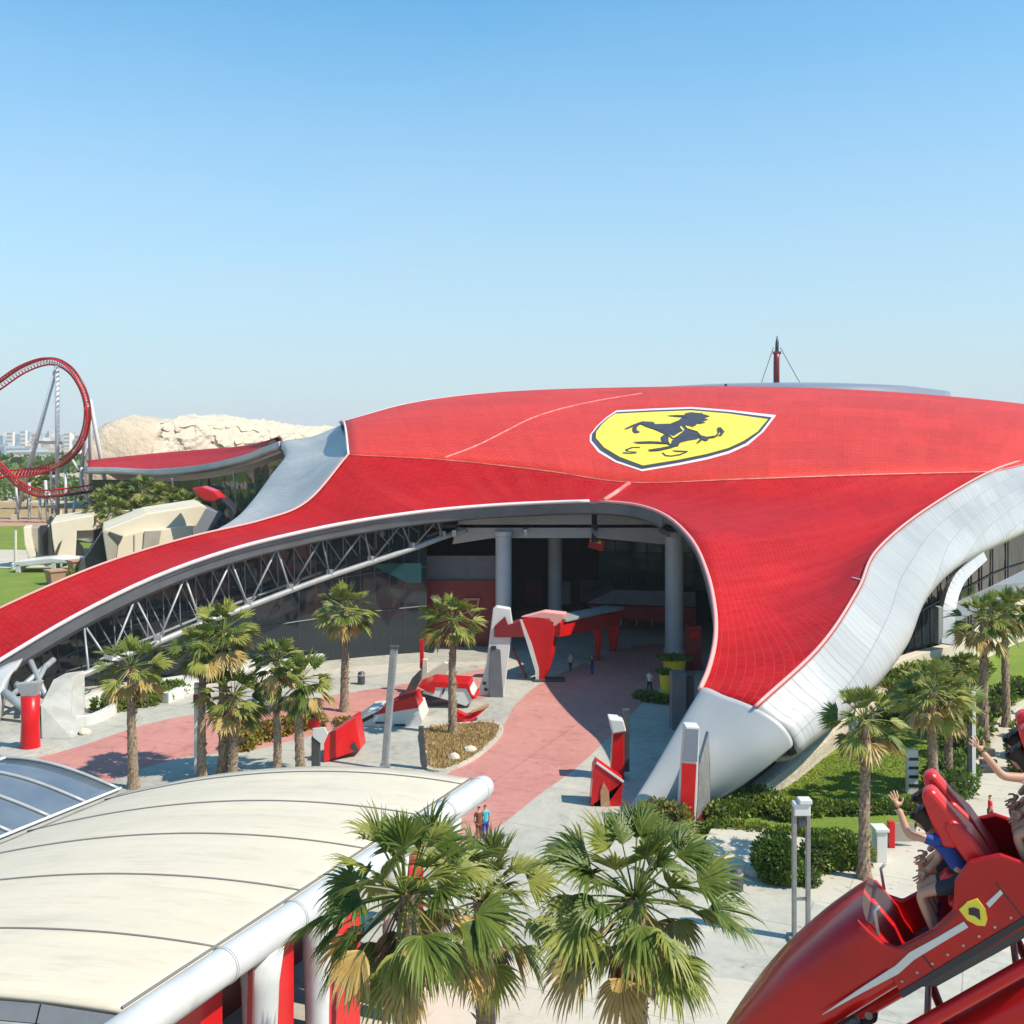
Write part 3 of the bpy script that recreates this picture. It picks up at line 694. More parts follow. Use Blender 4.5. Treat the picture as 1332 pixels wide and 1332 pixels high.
def chord_at(px):
    for a, b in zip(chord, chord[1:]):
        if a[0] <= px <= b[0]:
            k = (px-a[0])/(b[0]-a[0]); return W(px, a[1]+(b[1]-a[1])*k, a[2]+(b[2]-a[2])*k)
    return W(*chord[-1])
MB().tube([chord_at(x)+Vector((0, 2.9, .5)) for x in xs_t], .12, 6).build('truss_chord', M['shadetruss'], hall)
for i in range(len(xs_t)-1):             # the second, finer lattice between the front truss and the glass
    a = on_arch(xs_t[i])+Vector((0, 2.6, -1.2)); b = chord_at(xs_t[i+1])+Vector((0, 2.9, .5)); c_ = on_arch(xs_t[i+1])+Vector((0, 2.6, -1.2))
    MB().tube([a, b], .055, 5).build('truss_brace', M['shadetruss'], hall); MB().tube([b, c_], .045, 5).build('truss_brace', M['shadetruss'], hall)
for i in range(0, len(bots)):
    a = bots[i]; b = chord_at(min(600, 137+62*i))+Vector((0, 2.9, .5)); MB().tube([a, b], .05, 5).build('truss_brace', M['shadetruss'], hall)
# buttress where the truss lands + end casing
bt = MB().prism([G(53, 962), G(94, 962), W(94, 900, 77.5), W(96, 880, 78.5), W(68, 884, 77.5), W(53, 915, 73)], (0, 2.2, 0))
bt.build('buttress', M['buttress'], hall, bevel=.12)
ec = [[W(-60, 905, 75), W(0, 868, 78), W(30, 856, 79.6)], [W(-70, 960, 73), W(-6, 905, 75.5), W(14, 880, 77.5)], [G(-100, 1000), G(-10, 950), G(4, 930)]]
P, U = patch(ec, 5, 5); MB().grid(P, U).build('roof_foot', M['silverfoot'], hall, smooth=True, solid=.3)
for a, b, w in (((15, 905, 76), (70, 858, 80), .22), ((35, 915, 76), (60, 865, 79), .18), ((20, 890, 77), (58, 905, 77), .25), ((40, 860, 79), (66, 920, 76), .2), ((5, 900, 76), (50, 935, 75), .3)):
    MB().tube([W(*a), W(*b)], w, 8).build('strut', M['steel'], hall, smooth=True)

# --- right-hand glazing, column and floor strip below the silver band
gb = [G(a, b_) for a, b_ in ((1140, 890), (1160, 880), (1190, 862), (1222, 848), (1262, 830), (1310, 805), (1400, 775))]
gtz = [6.2, 7.4, 8.6, 9.6, 10.4, 11.2, 12]
gb = spline(gb, 6); zz_ = spline([float(z) for z in gtz], 6); tg = [Vector((p.x, p.y, z)) for p, z in zip(gb, zz_)]
MB().grid([tg, [a.lerp(b, .5) for a, b in zip(tg, gb)], gb]).build('glass_wall', M['glass'], hall, solid=.15)
for i in range(0, len(gb), 2): MB().bar(gb[i]+Vector((.0, -.2, 0)), tg[i]+Vector((.0, -.2, 0)), .1, .14).build('mullion', M['darkgrey'], hall)
MB().tube([b.lerp(a, .5)+Vector((.0, -.25, 0)) for a, b in zip(tg, gb)], .07, 5).build('transom', M['darkgrey'], hall)
pw = spline([G(918, 1056), G(940, 1046), G(1000, 1012), G(1050, 985), G(1094, 960), G(1140, 925)], 4)
MB().grid([[p+Vector((-.3, .1, 1.8)) for p in pw], pw]).build('plinth_wall', M['greypanel'], hall, solid=.2)
rc = spline([W(1231, 838, 90), W(1233, 790, 91), W(1246, 752, 93), W(1276, 722, 96)], 6)
mbc = MB()
for a, b in zip(rc, rc[1:]): mbc.bar(a, b+(b-a)*.05, 1.1, .7, up=(0, 1, 0))
mbc.build('curved_column', M['column'], hall)
MB().prism([W(1221, 838, 89.8), W(1221, 790, 89.8), W(1227, 790, 89.8), W(1227, 838, 89.8)], (0, .8, 0)).build('curved_column', M['beam'], hall)
MB().prism([W(1239, 812, 92), W(1239, 785, 92.5), W(1290, 762, 98), W(1345, 735, 106), W(1345, 756, 105)], (.3, .4, 0)).build('spandrel_panel', M['screen'], hall)
# ================================================================= PALMS
def palm_trunk(h, r0, r1, seed, n=14, lean=(0, 0)):
    q = random.Random(seed); mb = MB(); k = max(10, int(h*3)); rings = []
    ph = q.random()*6
    for i in range(k+1):
        t = i/k; z = h*t
        r = r0+(r1-r0)*min(1, t*1.3); r *= 1+(.35*(1-t/.08) if t < .08 else 0)
        cx = lean[0]*t*t+.05*math.sin(ph+t*5); cy = lean[1]*t*t+.05*math.cos(ph+t*4)
        b = len(mb.v)
        for j in range(n):
            a = 2*math.pi*j/n
            rr = r*(1+.13*(((i+j) % 2)-.5)+.08*(q.random()-.5))
            mb.v.append(Vector((cx+rr*math.cos(a), cy+rr*math.sin(a), z)))
        rings.append(b)
    for a, b in zip(rings, rings[1:]):
        for j in range(n): mb.f.append([a+j, a+(j+1) % n, b+(j+1) % n, b+j]); mb.m.append(0)
    # stubs of old leaf bases
    for i in range(int(h*12)):
        t = .06+.94*q.random()**.8; z = h*t; a = q.random()*6.283
        r = (r0+(r1-r0)*min(1, t*1.3)); c = Vector((lean[0]*t*t+r*math.cos(a), lean[1]*t*t+r*math.sin(a), z))
        o = Vector((math.cos(a), math.sin(a), 0)); s = Vector((-math.sin(a), math.cos(a), 0)); w = .05+.03*q.random(); L = .10+.16*q.random()*t
        tip = c+o*L*.7+Vector((0, 0, L)); b0 = c-o*.04
        mb.add([b0-s*w, b0+s*w, tip, b0+Vector((0, 0, .12))+o*.05], [(0, 1, 2), (0, 3, 1), (0, 2, 3), (1, 3, 2)])
    return mb
def frond(mb, c, az, el, Lp, Lb, nl, spread, mi, q, droop=1.0, segs=3, w=.05):
    """a fan leaf: a curved stalk and a fan of narrow folded leaflets"""
    d = Vector((math.cos(az)*math.cos(el), math.sin(az)*math.cos(el), math.sin(el)))
    pts = [Vector(c)]; dd = d.copy()
    for i in range(4):
        pts.append(pts[-1]+dd*Lp/4); dd = (dd+Vector((0, 0, -.07*droop))).normalized()
    mb.tube(pts, [.035, .03, .025, .02, .018], 4, mi=mi, caps=False)
    hub = pts[-1]; side = dd.cross(Vector((0, 0, 1))); 
    if side.length < .05: side = Vector((-math.sin(az), math.cos(az), 0))
    side.normalize(); up = side.cross(dd).normalized()
    roll = (q.random()-.5)*1.5; side = (side*math.cos(roll)+up*math.sin(roll)).normalized(); up = side.cross(dd).normalized()
    cup = q.uniform(.05, .6)
    for k in range(nl):
        s = (k/(nl-1)*2-1); a = s*spread; 
        L = Lb*(1-.30*abs(s)**1.5)*q.uniform(.78, 1.12)
        if q.random() < .06: L *= .5
        v = (dd*math.cos(a)+side*math.sin(a)+up*(cup*abs(s)+.10*(q.random()-.5))).normalized()
        tw = (side*math.cos(a)-dd*math.sin(a)).normalized()
        p = hub.copy(); prev = None; vv = v.copy()
        for i in range(segs+1):
            t = i/segs
            ww = w*(1.3*t/.4 if t < .4 else 1.3*(1-(t-.4)/.6)**.9) if i else w*.15
            ww = max(ww, .003)
            l = p-tw*ww; r = p+tw*ww; m = p+up*ww*.55*(1 if k % 2 else -1)
            b = len(mb.v); mb.v += [l, m, r]
            if prev is not None:
                mb.f.append([prev, prev+1, b+1, b]); mb.m.append(mi)
                mb.f.append([prev+1, prev+2, b+2, b+1]); mb.m.append(mi)
            prev = b
            step = L/segs; p = p+vv*step
            vv = (vv+Vector((0, 0, -1))*(.10+.62*t*t*1.6)*droop*(.7+.6*q.random())+Vector((q.random()-.5, q.random()-.5, 0))*.1).normalized()
def crown(c, n, Lp, Lb, nl, seed, segs=3, w=.05, elmin=-55, elmax=78, yellow=.2, droop=1.0):
    q = random.Random(seed); mb = MB(); ga = 2.39996
    for i in range(n):
        t = i/(n-1); el = elmax-(elmax-elmin)*t**.85+22*(q.random()-.5)
        az = i*ga+.9*(q.random()-.5)
        u = q.random()
        mi = 0 if u > yellow+.25*t else 1
        if t > .72 and q.random() < .5: mi = 2
        s = (.75+.35*min(1, t*2.2))*q.uniform(.82, 1.15)
        frond(mb, c+Vector((.1*math.cos(az), .1*math.sin(az), .1-.35*t)), az, R(el), Lp*s, Lb*s, nl, R(q.uniform(48, 88)), mi, q, droop*(.55+.75*t)*q.uniform(.8, 1.5), segs, w)
    return mb
def make_palm(h, rc, seed, label, group, nf=34, nl=26, segs=3, w=.05, r0=.30, r1=.22, dead=8, yellow=.2, lean=(0, 0), name='fan_palm'):
    t = empty(name, (0, 0, 0), label, 'palm tree', group)
    palm_trunk(h, r0, r1, seed, lean=lean).build('trunk', M['bark'], t, smooth=False)
    c = Vector((lean[0], lean[1], h))
    crown(c, nf, rc*.56, rc*.54, nl, seed+1, segs, w, yellow=yellow).build('crown', [M['leafA'], M['leafB'], M['leafC']], t, fixn=False)
    if dead:
        q = random.Random(seed+5); mb = MB()
        for i in range(dead):
            az = q.random()*6.283
            frond(mb, c+Vector((0, 0, -.4-.3*q.random())), az, R(-45-30*q.random()), rc*.30, rc*.5, max(8, nl//2), R(45), 0 if q.random() < .6 else 1, q, 1.6, segs, w)
        mb.build('dry_fronds', [M['leafD'], M['leafC']], t, fixn=False)
    return t
# near palms, each its own mesh
GN = 'large palms in front of the canopy'
def near_palm(px, py, Y, rc, seed, label, **k):
    c = W(px, py, Y); t = make_palm(c.z, rc, seed, label, GN, nf=k.pop('nf', 30), nl=k.pop('nl', 30), segs=5, w=.040, r0=.30, r1=.24, **k)
    t.location = (c.x, c.y, 0); return t
near_palm(528, 1160, 24, 2.25, 11, 'large palm against the cream canopy, leftmost of the three big front palms', dead=14, yellow=.3, nf=52)
near_palm(630, 1168, 27.5, 1.95, 23, 'big front palm with yellowing fronds, just right of and behind the leftmost one', dead=14, yellow=.6, nf=32)
near_palm(826, 1165, 24.5, 2.3, 37, 'large dark green palm standing alone in front of the red pylons', dead=14, yellow=.22, nf=52)
# mid-distance palms: three kinds, copied
protos = []
def place_palm(i, px, base, top, label, group, sc_=1.0, name=None):
    g0 = G(px, base); Y = g0.y; ztop = CH-(top-HZ)*Y/F; h = ztop-1.45*sc_
    p = protos[i % len(protos)]
    o = p if not p.get('used') else copy_tree(p)
    if not p.get('used'): p['used'] = 1
    o.location = g0; o['label'] = label; o['group'] = group
    o.scale = (sc_, sc_, 1)
    # stretch only the trunk; keep the crown's size
    for ch in o.children:
        if ch.name.startswith('trunk'): ch.scale.z = h/6.5
        else: ch.location.z = (h-6.5*sc_) ; ch.scale.z = sc_
    o.rotation_euler.z = rnd.random()*6.28
    return o
for s in range(4):
    protos.append(make_palm(6.5, 1.95, 101+17*s, 'palm', 'palms', nf=34+2*s, nl=20, segs=3, w=.075, r0=.30, r1=.22, dead=6, yellow=.22+.08*s))
GP = 'palms on the plaza left of the entrance'
place_palm(0, 172, 1025, 832, 'plaza palm farthest left, standing alone on the pink paving', GP)
place_palm(1, 263, 1013, 812, 'thin leaning palm at the left of the plaza clump, behind the others', GP, .9)
place_palm(2, 290, 1008, 786, 'tallest palm of the left plaza clump, its crown just under the roof truss', GP, 1.05)
place_palm(3, 303, 1012, 872, 'short palm low in the middle of the left plaza clump', GP)
place_palm(0, 360, 1010, 832, 'slender palm between the two thickest crowns of the left clump', GP, .85)
place_palm(1, 390, 1008, 852, 'broad low palm at the right end of the left clump beside the red box', GP, 1.0)
place_palm(2, 449, 925, 762, 'palm with a high crown right of the left clump, behind the red box', GP, 1.08)
place_palm(3, 589, 955, 776, 'palm growing from the dry oval planting bed', GP, 1.0)
GR = 'palms on the lawn right of the hall'
place_palm(1, 1125, 1142, 896, 'nearest lawn palm, thick trunk beside the hedge and the silver roof edge', GR, .92)
place_palm(2, 1213, 1052, 862, 'lawn palm with a pale trunk behind the coaster seats', GR, 1.0)
place_palm(3, 1233, 1030, 880, 'shorter lawn palm half hidden behind the pale-trunked one', GR, .9)
place_palm(0, 1280, 975, 775, 'tall lawn palm left of the pale path', GR, 1.05)
place_palm(1, 1308, 945, 768, 'tall lawn palm against the right glazing, behind the path', GR, .95)
place_palm(2, 1340, 930, 765, 'lawn palm cut by the right edge of the photo', GR, 1.0)
place_palm(3, 1248, 960, 850, 'lawn palm under the curved column by the cream wall', GR, .8)
GF = 'small palms growing before the far left wing'
qq = random.Random(5)
spots = [(130, 724, 640), (142, 722, 633), (156, 724, 630), (170, 721, 634), (186, 724, 619), (200, 720, 626), (212, 724, 630), (226, 722, 634), (238, 726, 638), (250, 724, 642), (150, 730, 648), (192, 730, 645), (60, 660, 618), (38, 662, 620)]
names = ['leftmost in the grove behind the cream shells', 'second from the left in the grove', 'third from the left in the grove', 'low in the left half of the grove', 'tallest in the middle of the grove', 'right of the tallest of the grove', 'seventh along the grove from the left', 'in the right third of the grove', 'ninth along the grove from the left', 'rightmost in the grove beside the red scoop', 'front of the grove, left of centre', 'front of the grove, below the tallest', 'beside the coaster support, far off', 'left of the coaster loop, far off']
for i, (x, b, t) in enumerate(spots):
    place_palm(i, x, b, t, 'small far palm '+names[i], GF, 1.45 if x > 100 else 1.9)
for p in protos:
    if 'used' in p: del p['used']
for o in list(bpy.data.objects):
    if 'used' in o: del o['used']

# ================================================================= HEDGES, BUSHES
def leafy(name, label, cat, blobs, n, ls, mats, seed, group=None):
    """a shrub: many small leaves scattered through lumpy ellipsoids"""
    q = random.Random(seed); t = empty(name, (blobs[0][0].x, blobs[0][0].y, 0), label, cat, group)
    mb = MB(); tot = sum(b[1].x*b[1].y+b[1].x*b[1].z for b in blobs)
    for c, r in blobs:
        core = MB(); core.lathe((c.x, c.y, 0), [(.02, 0), (min(r.x, r.y)*.25, .02), (min(r.x, r.y)*.62, c.z*.6), (min(r.x, r.y)*.68, c.z), (min(r.x, r.y)*.4, c.z+r.z*.6), (.02, c.z+r.z*.72)], 9); core.build('stem', M['twig'], t, smooth=True)
        k = int(n*(r.x*r.y+r.x*r.z)/tot)
        for i in range(k):
            v = Vector((q.gauss(0, 1), q.gauss(0, 1), q.gauss(0, 1))).normalized()
            f = .72+.3*q.random()+.16*mn.noise(v*2.3+c)
            p = c+Vector((v.x*r.x, v.y*r.y, v.z*r.z))*f
            if p.z < .03: p.z = .03+.1*q.random()
            d = (v+Vector((q.gauss(0, .6), q.gauss(0, .6), q.gauss(0, .6)+.3))).normalized()
            s = d.cross(Vector((q.gauss(0, 1), q.gauss(0, 1), q.gauss(0, 1)))).normalized()
            L = ls*(.6+.8*q.random()); w = L*.32
            mb.add([p, p+d*L*.5+s*w, p+d*L, p+d*L*.5-s*w], [(0, 1, 2, 3)], 0 if q.random() < .6+.3*mn.noise(p*.5) else 1)
    mb.build('foliage', mats, t, fixn=False)
    return t
V = Vector
def row(pxs, rx, ry, rz):
    return [(V((G(*p).x, G(*p).y, rz*.8)), V((rx, ry, rz))) for p in pxs]
HM = [M['bushA'], M['bushB']]
leafy('hedge', 'bright green hedge bank at the foot of the silver roof', 'hedge', row([(935, 1066), (955, 1062), (975, 1058), (1000, 1056), (1020, 1064), (965, 1050), (990, 1046)], .85, .75, .5), 4200, .20, HM, 1)
leafy('hedge', 'long dark clipped hedge across the lawn behind the nearest lawn palm', 'hedge', row([(1030, 1066), (1056, 1060), (1080, 1058), (1105, 1058), (1130, 1057), (1155, 1056), (1180, 1056)], .9, .6, .35), 4200, .18, HM, 2)
leafy('hedge', 'low green hedge below the roof foot, in front of the pale slab edge', 'hedge', row([(930, 1082), (955, 1083), (985, 1086), (1015, 1090), (1040, 1092), (1066, 1094), (1090, 1094)], .8, .5, .28), 4200, .18, HM, 3)
leafy('bush', 'round dark green bush beside the grey twin-post light', 'bush', [(V((G(1008, 1145).x, G(1008, 1145).y, 1.0)), V((1.0, .9, 1.05))), (V((G(1022, 1150).x, G(1022, 1150).y, .7)), V((.7, .6, .7)))], 5200, .17, [M['bushA'], M['bushD']], 4)
leafy('bush', 'spreading light green bush between the twin-post light and the nearest lawn palm', 'bush', row([(1062, 1132), (1080, 1128), (1098, 1126), (1112, 1126)], .85, .8, .75), 5000, .17, HM, 5)
leafy('bush', 'small dark bush at the base of the twin-post light', 'bush', row([(1046, 1150), (1056, 1152)], .4, .4, .4), 900, .13, [M['bushD'], M['bushA']], 6)
leafy('bush', 'brownish feathery shrub left of the tall red and grey pylon', 'bush', row([(838, 1082), (852, 1078), (868, 1080), (884, 1084)], .65, .6, .8), 2600, .22, [M['bushB'], M['leafD']], 7)
leafy('hedge', 'yellow-green shrub bank below the cream ramp wall', 'hedge', row([(1148, 905), (1170, 898), (1195, 890), (1215, 886), (1235, 884), (1260, 880), (1160, 912), (1185, 906), (1210, 902)], 2.0, 1.4, .9), 6000, .34, [M['bushB'], M['bushA']], 8)
leafy('hedge', 'tall shady shrubs behind the lawn palms left of the path', 'hedge', row([(1170, 940), (1185, 936), (1215, 930), (1240, 936), (1255, 945), (1262, 960), (1250, 985)], 1.5, 1.2, 1.2), 5600, .3, [M['bushD'], M['bushB']], 9)
leafy('hedge', 'shrubs crowding the trunk of the tall lawn palm beside the path', 'hedge', row([(1240, 1010), (1252, 1020), (1246, 1035), (1232, 1042), (1225, 1025), (1290, 930), (1305, 915), (1325, 905)], 1.0, .9, .8), 4600, .24, [M['bushA'], M['bushD']], 10)
leafy('hedge', 'shrub strip on the far side of the path by the right edge of the photo', 'hedge', row([(1325, 985), (1330, 1005), (1332, 960)], .8, .8, .7), 1500, .24, [M['bushA'], M['bushB']], 11)
leafy('shrub', 'rust and green shrubs behind the left palm clump', 'shrub', row([(322, 968), (345, 962), (365, 955), (385, 950), (312, 975), (405, 945)], 1.0, .8, .6), 3000, .26, [M['bracts'], M['bushB']], 12)
leafy('shrub', 'low green planting between the white planter walls under the truss', 'shrub', row([(140, 925), (160, 922), (185, 918), (205, 912), (225, 905)], 1.2, .8, .6), 2800, .28, [M['bushA'], M['bushB']], 13)
leafy('shrub', 'orange leaved shrub on top of the red box', 'shrub', [(W(448, 940, 71.5), V((.8, .5, .35)))], 500, .2, [M['bracts'], M['leafC']], 14)
leafy('shrub', 'green tuft at the base of the yellow planter in the shade', 'shrub', row([(852, 912), (866, 914), (840, 908)], 1.0, .7, .28), 900, .24, [M['bushA'], M['bushD']], 15)
leafy('shrub', 'scrubby green patch on the near left lawn edge', 'shrub', row([(120, 745), (105, 752), (95, 758)], 1.6, 1.2, .8), 1200, .4, [M['bushB'], M['bracts']], 16)
# dry plants on the bed: ground cover
def cover(name, px, n, h, mats, seed, label_kind='stuff'):
    poly = [G(*p) for p in smoothpx(px, 5)]; q = random.Random(seed); mb = MB(); m = len(poly)
    xs = [p.x for p in poly]; ys = [p.y for p in poly]; c = 0
    while c < n:
        x = q.uniform(min(xs), max(xs)); y = q.uniform(min(ys), max(ys)); ins = False
        for i in range(m):
            a, b = poly[i], poly[i-1]
            if (a.y > y) != (b.y > y) and x < (b.x-a.x)*(y-a.y)/(b.y-a.y)+a.x: ins = not ins
        if not ins: continue
        c += 1; an = q.random()*6.28; w = .03+.03*q.random(); hh = h*(.5+q.random()); d = V((math.cos(an), math.sin(an), 0)); l = V((q.gauss(0, .4), q.gauss(0, .4), 1)).normalized()*hh
        p = V((x, y, .02)); mb.add([p-d*w, p+d*w, p+l], [(0, 1, 2)], 0 if q.random() < .6 else 1)
    return tag(mb.build(name, mats, fixn=False), kind='stuff')
cover('dry_ground_cover', [(553, 950), (600, 943), (640, 942), (652, 950), (640, 968), (612, 990), (580, 1003), (556, 1000), (551, 975)], 5200, .26, [M['leafC'], M['leafD']], 3)
cover('grass', [(960, 1030), (1030, 1000), (1110, 975), (1180, 960), (1230, 1000), (1225, 1050), (1100, 1052), (1020, 1058)], 16000, .055, [M['grassblade'], M['grassblade']], 4)

# ================================================================= WALLS AND STRUCTURES ON THE GROUND
def wallthing(name, label, cat, top, z0, z1, thick, m, Ys=None, group=None):
    """low wall following ground points"""
    pts = [G(p.x, p.y) for p in spline([V((a, b, 0)) for a, b in top], 5)]
    mb = MB(); n = len(pts)
    for i, p in enumerate(pts):
        d = pts[min(i+1, n-1)]-pts[max(i-1, 0)]; d.z = 0; d.normalize(); s = V((d.y, -d.x, 0))*thick/2
        zt = z1[0]+(z1[1]-z1[0])*i/(n-1) if isinstance(z1, tuple) else z1
        mb.v += [p+s+V((0, 0, z0)), p+s+V((0, 0, zt)), p-s+V((0, 0, zt)), p-s+V((0, 0, z0))]
    for i in range(n-1):
        a = 4*i
        for k in range(4): mb.f.append([a+k, a+4+k, a+4+(k+1) % 4, a+(k+1) % 4]); mb.m.append(0)
    mb.f += [[0, 1, 2, 3], [4*(n-1)+k for k in (3, 2, 1, 0)]]; mb.m += [0, 0]
    o = mb.build(name, m, bevel=.03); return tag(o, label, cat, group)
wallthing('ramp_wall', 'pale cream curved wall at the foot of the dark right-hand glazing', 'wall', [(1150, 890), (1190, 880), (1230, 874), (1262, 868)], 0, (1.6, 2.6), .9, M['cream'])
wallthing('ramp_wall', 'long cream wall rising to the right edge below the glazing', 'wall', [(1262, 866), (1290, 850), (1320, 836), (1360, 822)], 0, (2.6, 4.4), .7, M['cream'])
# rough stone slope
sb = [[G(985, 1040), G(1030, 1020), G(1080, 980), G(1120, 950), G(1172, 905)], [G(978, 1032, .5), G(1018, 1005, .9), G(1064, 968, 1.1), G(1104, 935, 1.2), G(1156, 895, 1.0)], [G(965, 1030, .3), G(1010, 992, .8), G(1050, 955, 1.2), G(1095, 922, 1.3), G(1145, 888, 1.0)]]
P, U = patch(sb, 6, 4); tag(MB().grid(P, U).build('stone_slope', M['cobble'], solid=.2), kind='structure')
# cream slab
sl = [G(912, 1112), G(925, 1085), G(965, 1082), G(1032, 1092), G(1050, 1100), G(1012, 1128), G(985, 1142), G(945, 1136)]
tag(MB().prism([V((p.x, p.y, 0)) for p in sl], (0, 0, .32)).build('paved_slab', M['palepave'], bevel=.04), kind='structure')
# white planter walls under the truss
GW = 'white curved planter walls under the truss'
wallthing('planter_wall', 'white curved planter wall nearest the buttress', 'planter wall', [(98, 945), (120, 942), (145, 930), (150, 918)], 0, .7, .5, M['white'], group=GW)
wallthing('planter_wall', 'long white planter wall bending behind the lone plaza palm', 'planter wall', [(100, 925), (130, 912), (165, 905), (200, 898), (250, 890)], 0, .8, .6, M['white'], group=GW)
wallthing('planter_wall', 'white planter wall behind the tallest palm of the clump', 'planter wall', [(215, 915), (240, 905), (280, 885), (330, 868)], 0, .8, .6, M['white'], group=GW)
wallthing('planter_wall', 'short white planter wall farthest back, near the grey columns', 'planter wall', [(330, 885), (370, 870), (420, 862)], 0, .8, .6, M['white'], group=GW)
for i, (x, y, l) in enumerate([(110, 952, 'pale boulder beside the buttress'), (88, 955, 'small pale boulder in front of the buttress'), (590, 985, 'white stone on the dry planting bed'), (612, 975, 'second white stone in the dry planting bed, nearer the pink path')]):
    q = random.Random(i); bm = bmesh.new(); bmesh.ops.create_icosphere(bm, subdivisions=2, radius=.42)
    for v in bm.verts: v.co *= 1+.35*mn.noise(v.co*2+V((i, 0, 0))); v.co.z *= .6
    me = bpy.data.meshes.new('boulder'); bm.to_mesh(me); bm.free(); me.materials.append(M['cream']); o = bpy.data.objects.new('boulder', me); col.objects.link(o)
    o.location = G(x, y, .15); tag(o, l, 'boulder', 'pale boulders')

# ---------------------------------------------------------------- posts, pylons
def at_box(px0, px1, top, base, dep, off=0):
    Y = G((px0+px1)/2, base).y+off; a = W(px0, base, Y); b = W(px1, top, Y)
    return a, b, Y
# red cylinder at far left with a grey flared top
a, b, Y = at_box(28, 51, 905, 975, 1)
t = empty('red_bollard', ((a.x+b.x)/2, Y, 0), 'tall glossy red cylinder with a flared grey top by the left foot of the roof', 'pylon')
MB().lathe(((a.x+b.x)/2, Y, 0), [(.66, 0), (.62, .05), (.6, .4), (.55, b.z*.5), (.58, b.z)], 28).build('column', M['redpaint'], t, smooth=True)
cx = (a.x+b.x)/2
MB().prism([V((cx-.45, Y-.3, b.z)), V((cx+.45, Y-.3, b.z)), V((cx+.75, Y-.3, b.z+.95)), V((cx-.85, Y-.3, b.z+.8))], (0, .6, 0)).build('flared_top', M['steel'], t, bevel=.04)
MB().lathe((cx, Y, 0), [(2.0, 0), (2.0, .12), (1.9, .16)], 28).build('base', M['concrete'], t)
# white post with black bands between the palms at left
def slim(name, label, cat, px, top, base, w, m, parts=(), lean=0, group=None):
    g0 = G(px, base); h = CH-(top-HZ)*g0.y/F
    t = empty(name, g0, label, cat, group)
    return t, g0, h
t, g0, h = slim('sign_post', 'white post with dark red bands behind the left palm clump', 'post', 256, 888, 1008, .3, None)
MB().box(g0+V((0, 0, h/2)), (.28, .22, h)).build('post', M['white'], t, bevel=.02)
MB().box(g0+V((0, 0, h*.83)), (.36, .30, .5)).build('band', M['darkred'], t, bevel=.02)
# twin pole in the plaza centre-left
t, g0, h = slim('lamp_pole', 'tall plain grey pole leaning slightly, right of the red box', 'pole', 499, 843, 1000, .3, None)
ln = V((.55, 0, 0))
MB().bar(g0, g0+ln+V((0, 0, h)), .26, .3).build('pole', M['pole'], t, bevel=.03)
MB().bar(g0+V((.2, -.05, 0)), g0+ln+V((.26, -.05, h+.1)), .10, .14).build('pole', M['steel'], t, bevel=.02)
MB().box(g0+ln+V((.1, 0, h+.05)), (.55, .3, .2)).build('lamp_head', M['darkgrey'], t, bevel=.03)
MB().box(g0+V((.08, 0, .12)), (.6, .6, .24)).build('base', M['pole'], t, bevel=.03)
t, g0, h = slim('marker_post', 'short charred-looking dark post with white flecks at the edge of the dry bed', 'post', 553, 945, 1000, .3, None)
MB().bar(g0, g0+V((-.25, 0, h)), .42, .3).build('post', M['darkgrey'], t, bevel=.03)
for k, (dx, dz) in enumerate(((-.05, .5), (.02, 1.1), (-.1, 1.5), (-.16, 2.0))): MB().box(g0+V((dx, -.17, dz)), (.22, .05, .12), rot=Matrix.Rotation(.5, 3, 'Y')).build('marking', M['white'], t)
t, g0, h = slim('information_board', 'small white sign with a red disc on a dark post among the palm trunks', 'sign', 411, 940, 1003, .3, None)
MB().box(g0+V((0, 0, h*.36)), (.5, .3, h*.72)).build('post', M['darkgrey'], t, bevel=.03)
MB().prism([g0+V((-.15, -.2, h*.72)), g0+V((.45, -.2, h*.55)), g0+V((.75, -.2, h*.78)), g0+V((.55, -.2, h*.92)), g0+V((-.2, -.2, h*.9))], (0, .12, 0)).build('panel', M['white'], t, bevel=.02)
MB().tube([g0+V((-.15, -.1, h*.98)), g0+V((-.15, .12, h*.98))], .34, 16).build('disc', M['redpaint'], t)
# big leaning red box
P4 = [W(421, 990, 66.0), W(469, 974, 67.2), W(462, 932, 67.2), W(421, 960, 66.0)]
t = empty('red_box', (P4[0].x, 66, 0), 'large tilted glossy red box sculpture beside the left palm clump', 'sculpture')
zz = min(P4[0].z, P4[1].z)
MB().prism([V((P4[0].x, 66, 0)), V((P4[1].x, 67.2, .45)), P4[2], P4[3]], (.15, 1.5, 0)).build('shell', M['redpaint'], t, bevel=.06)
MB().prism([V((P4[1].x-.9, 67.0, .25)), V((P4[1].x-.1, 67.15, .45)), V((P4[1].x-.35, 66.9, 1.1))], (0, -.1, 0)).build('emblem', M['darkgrey'], t)

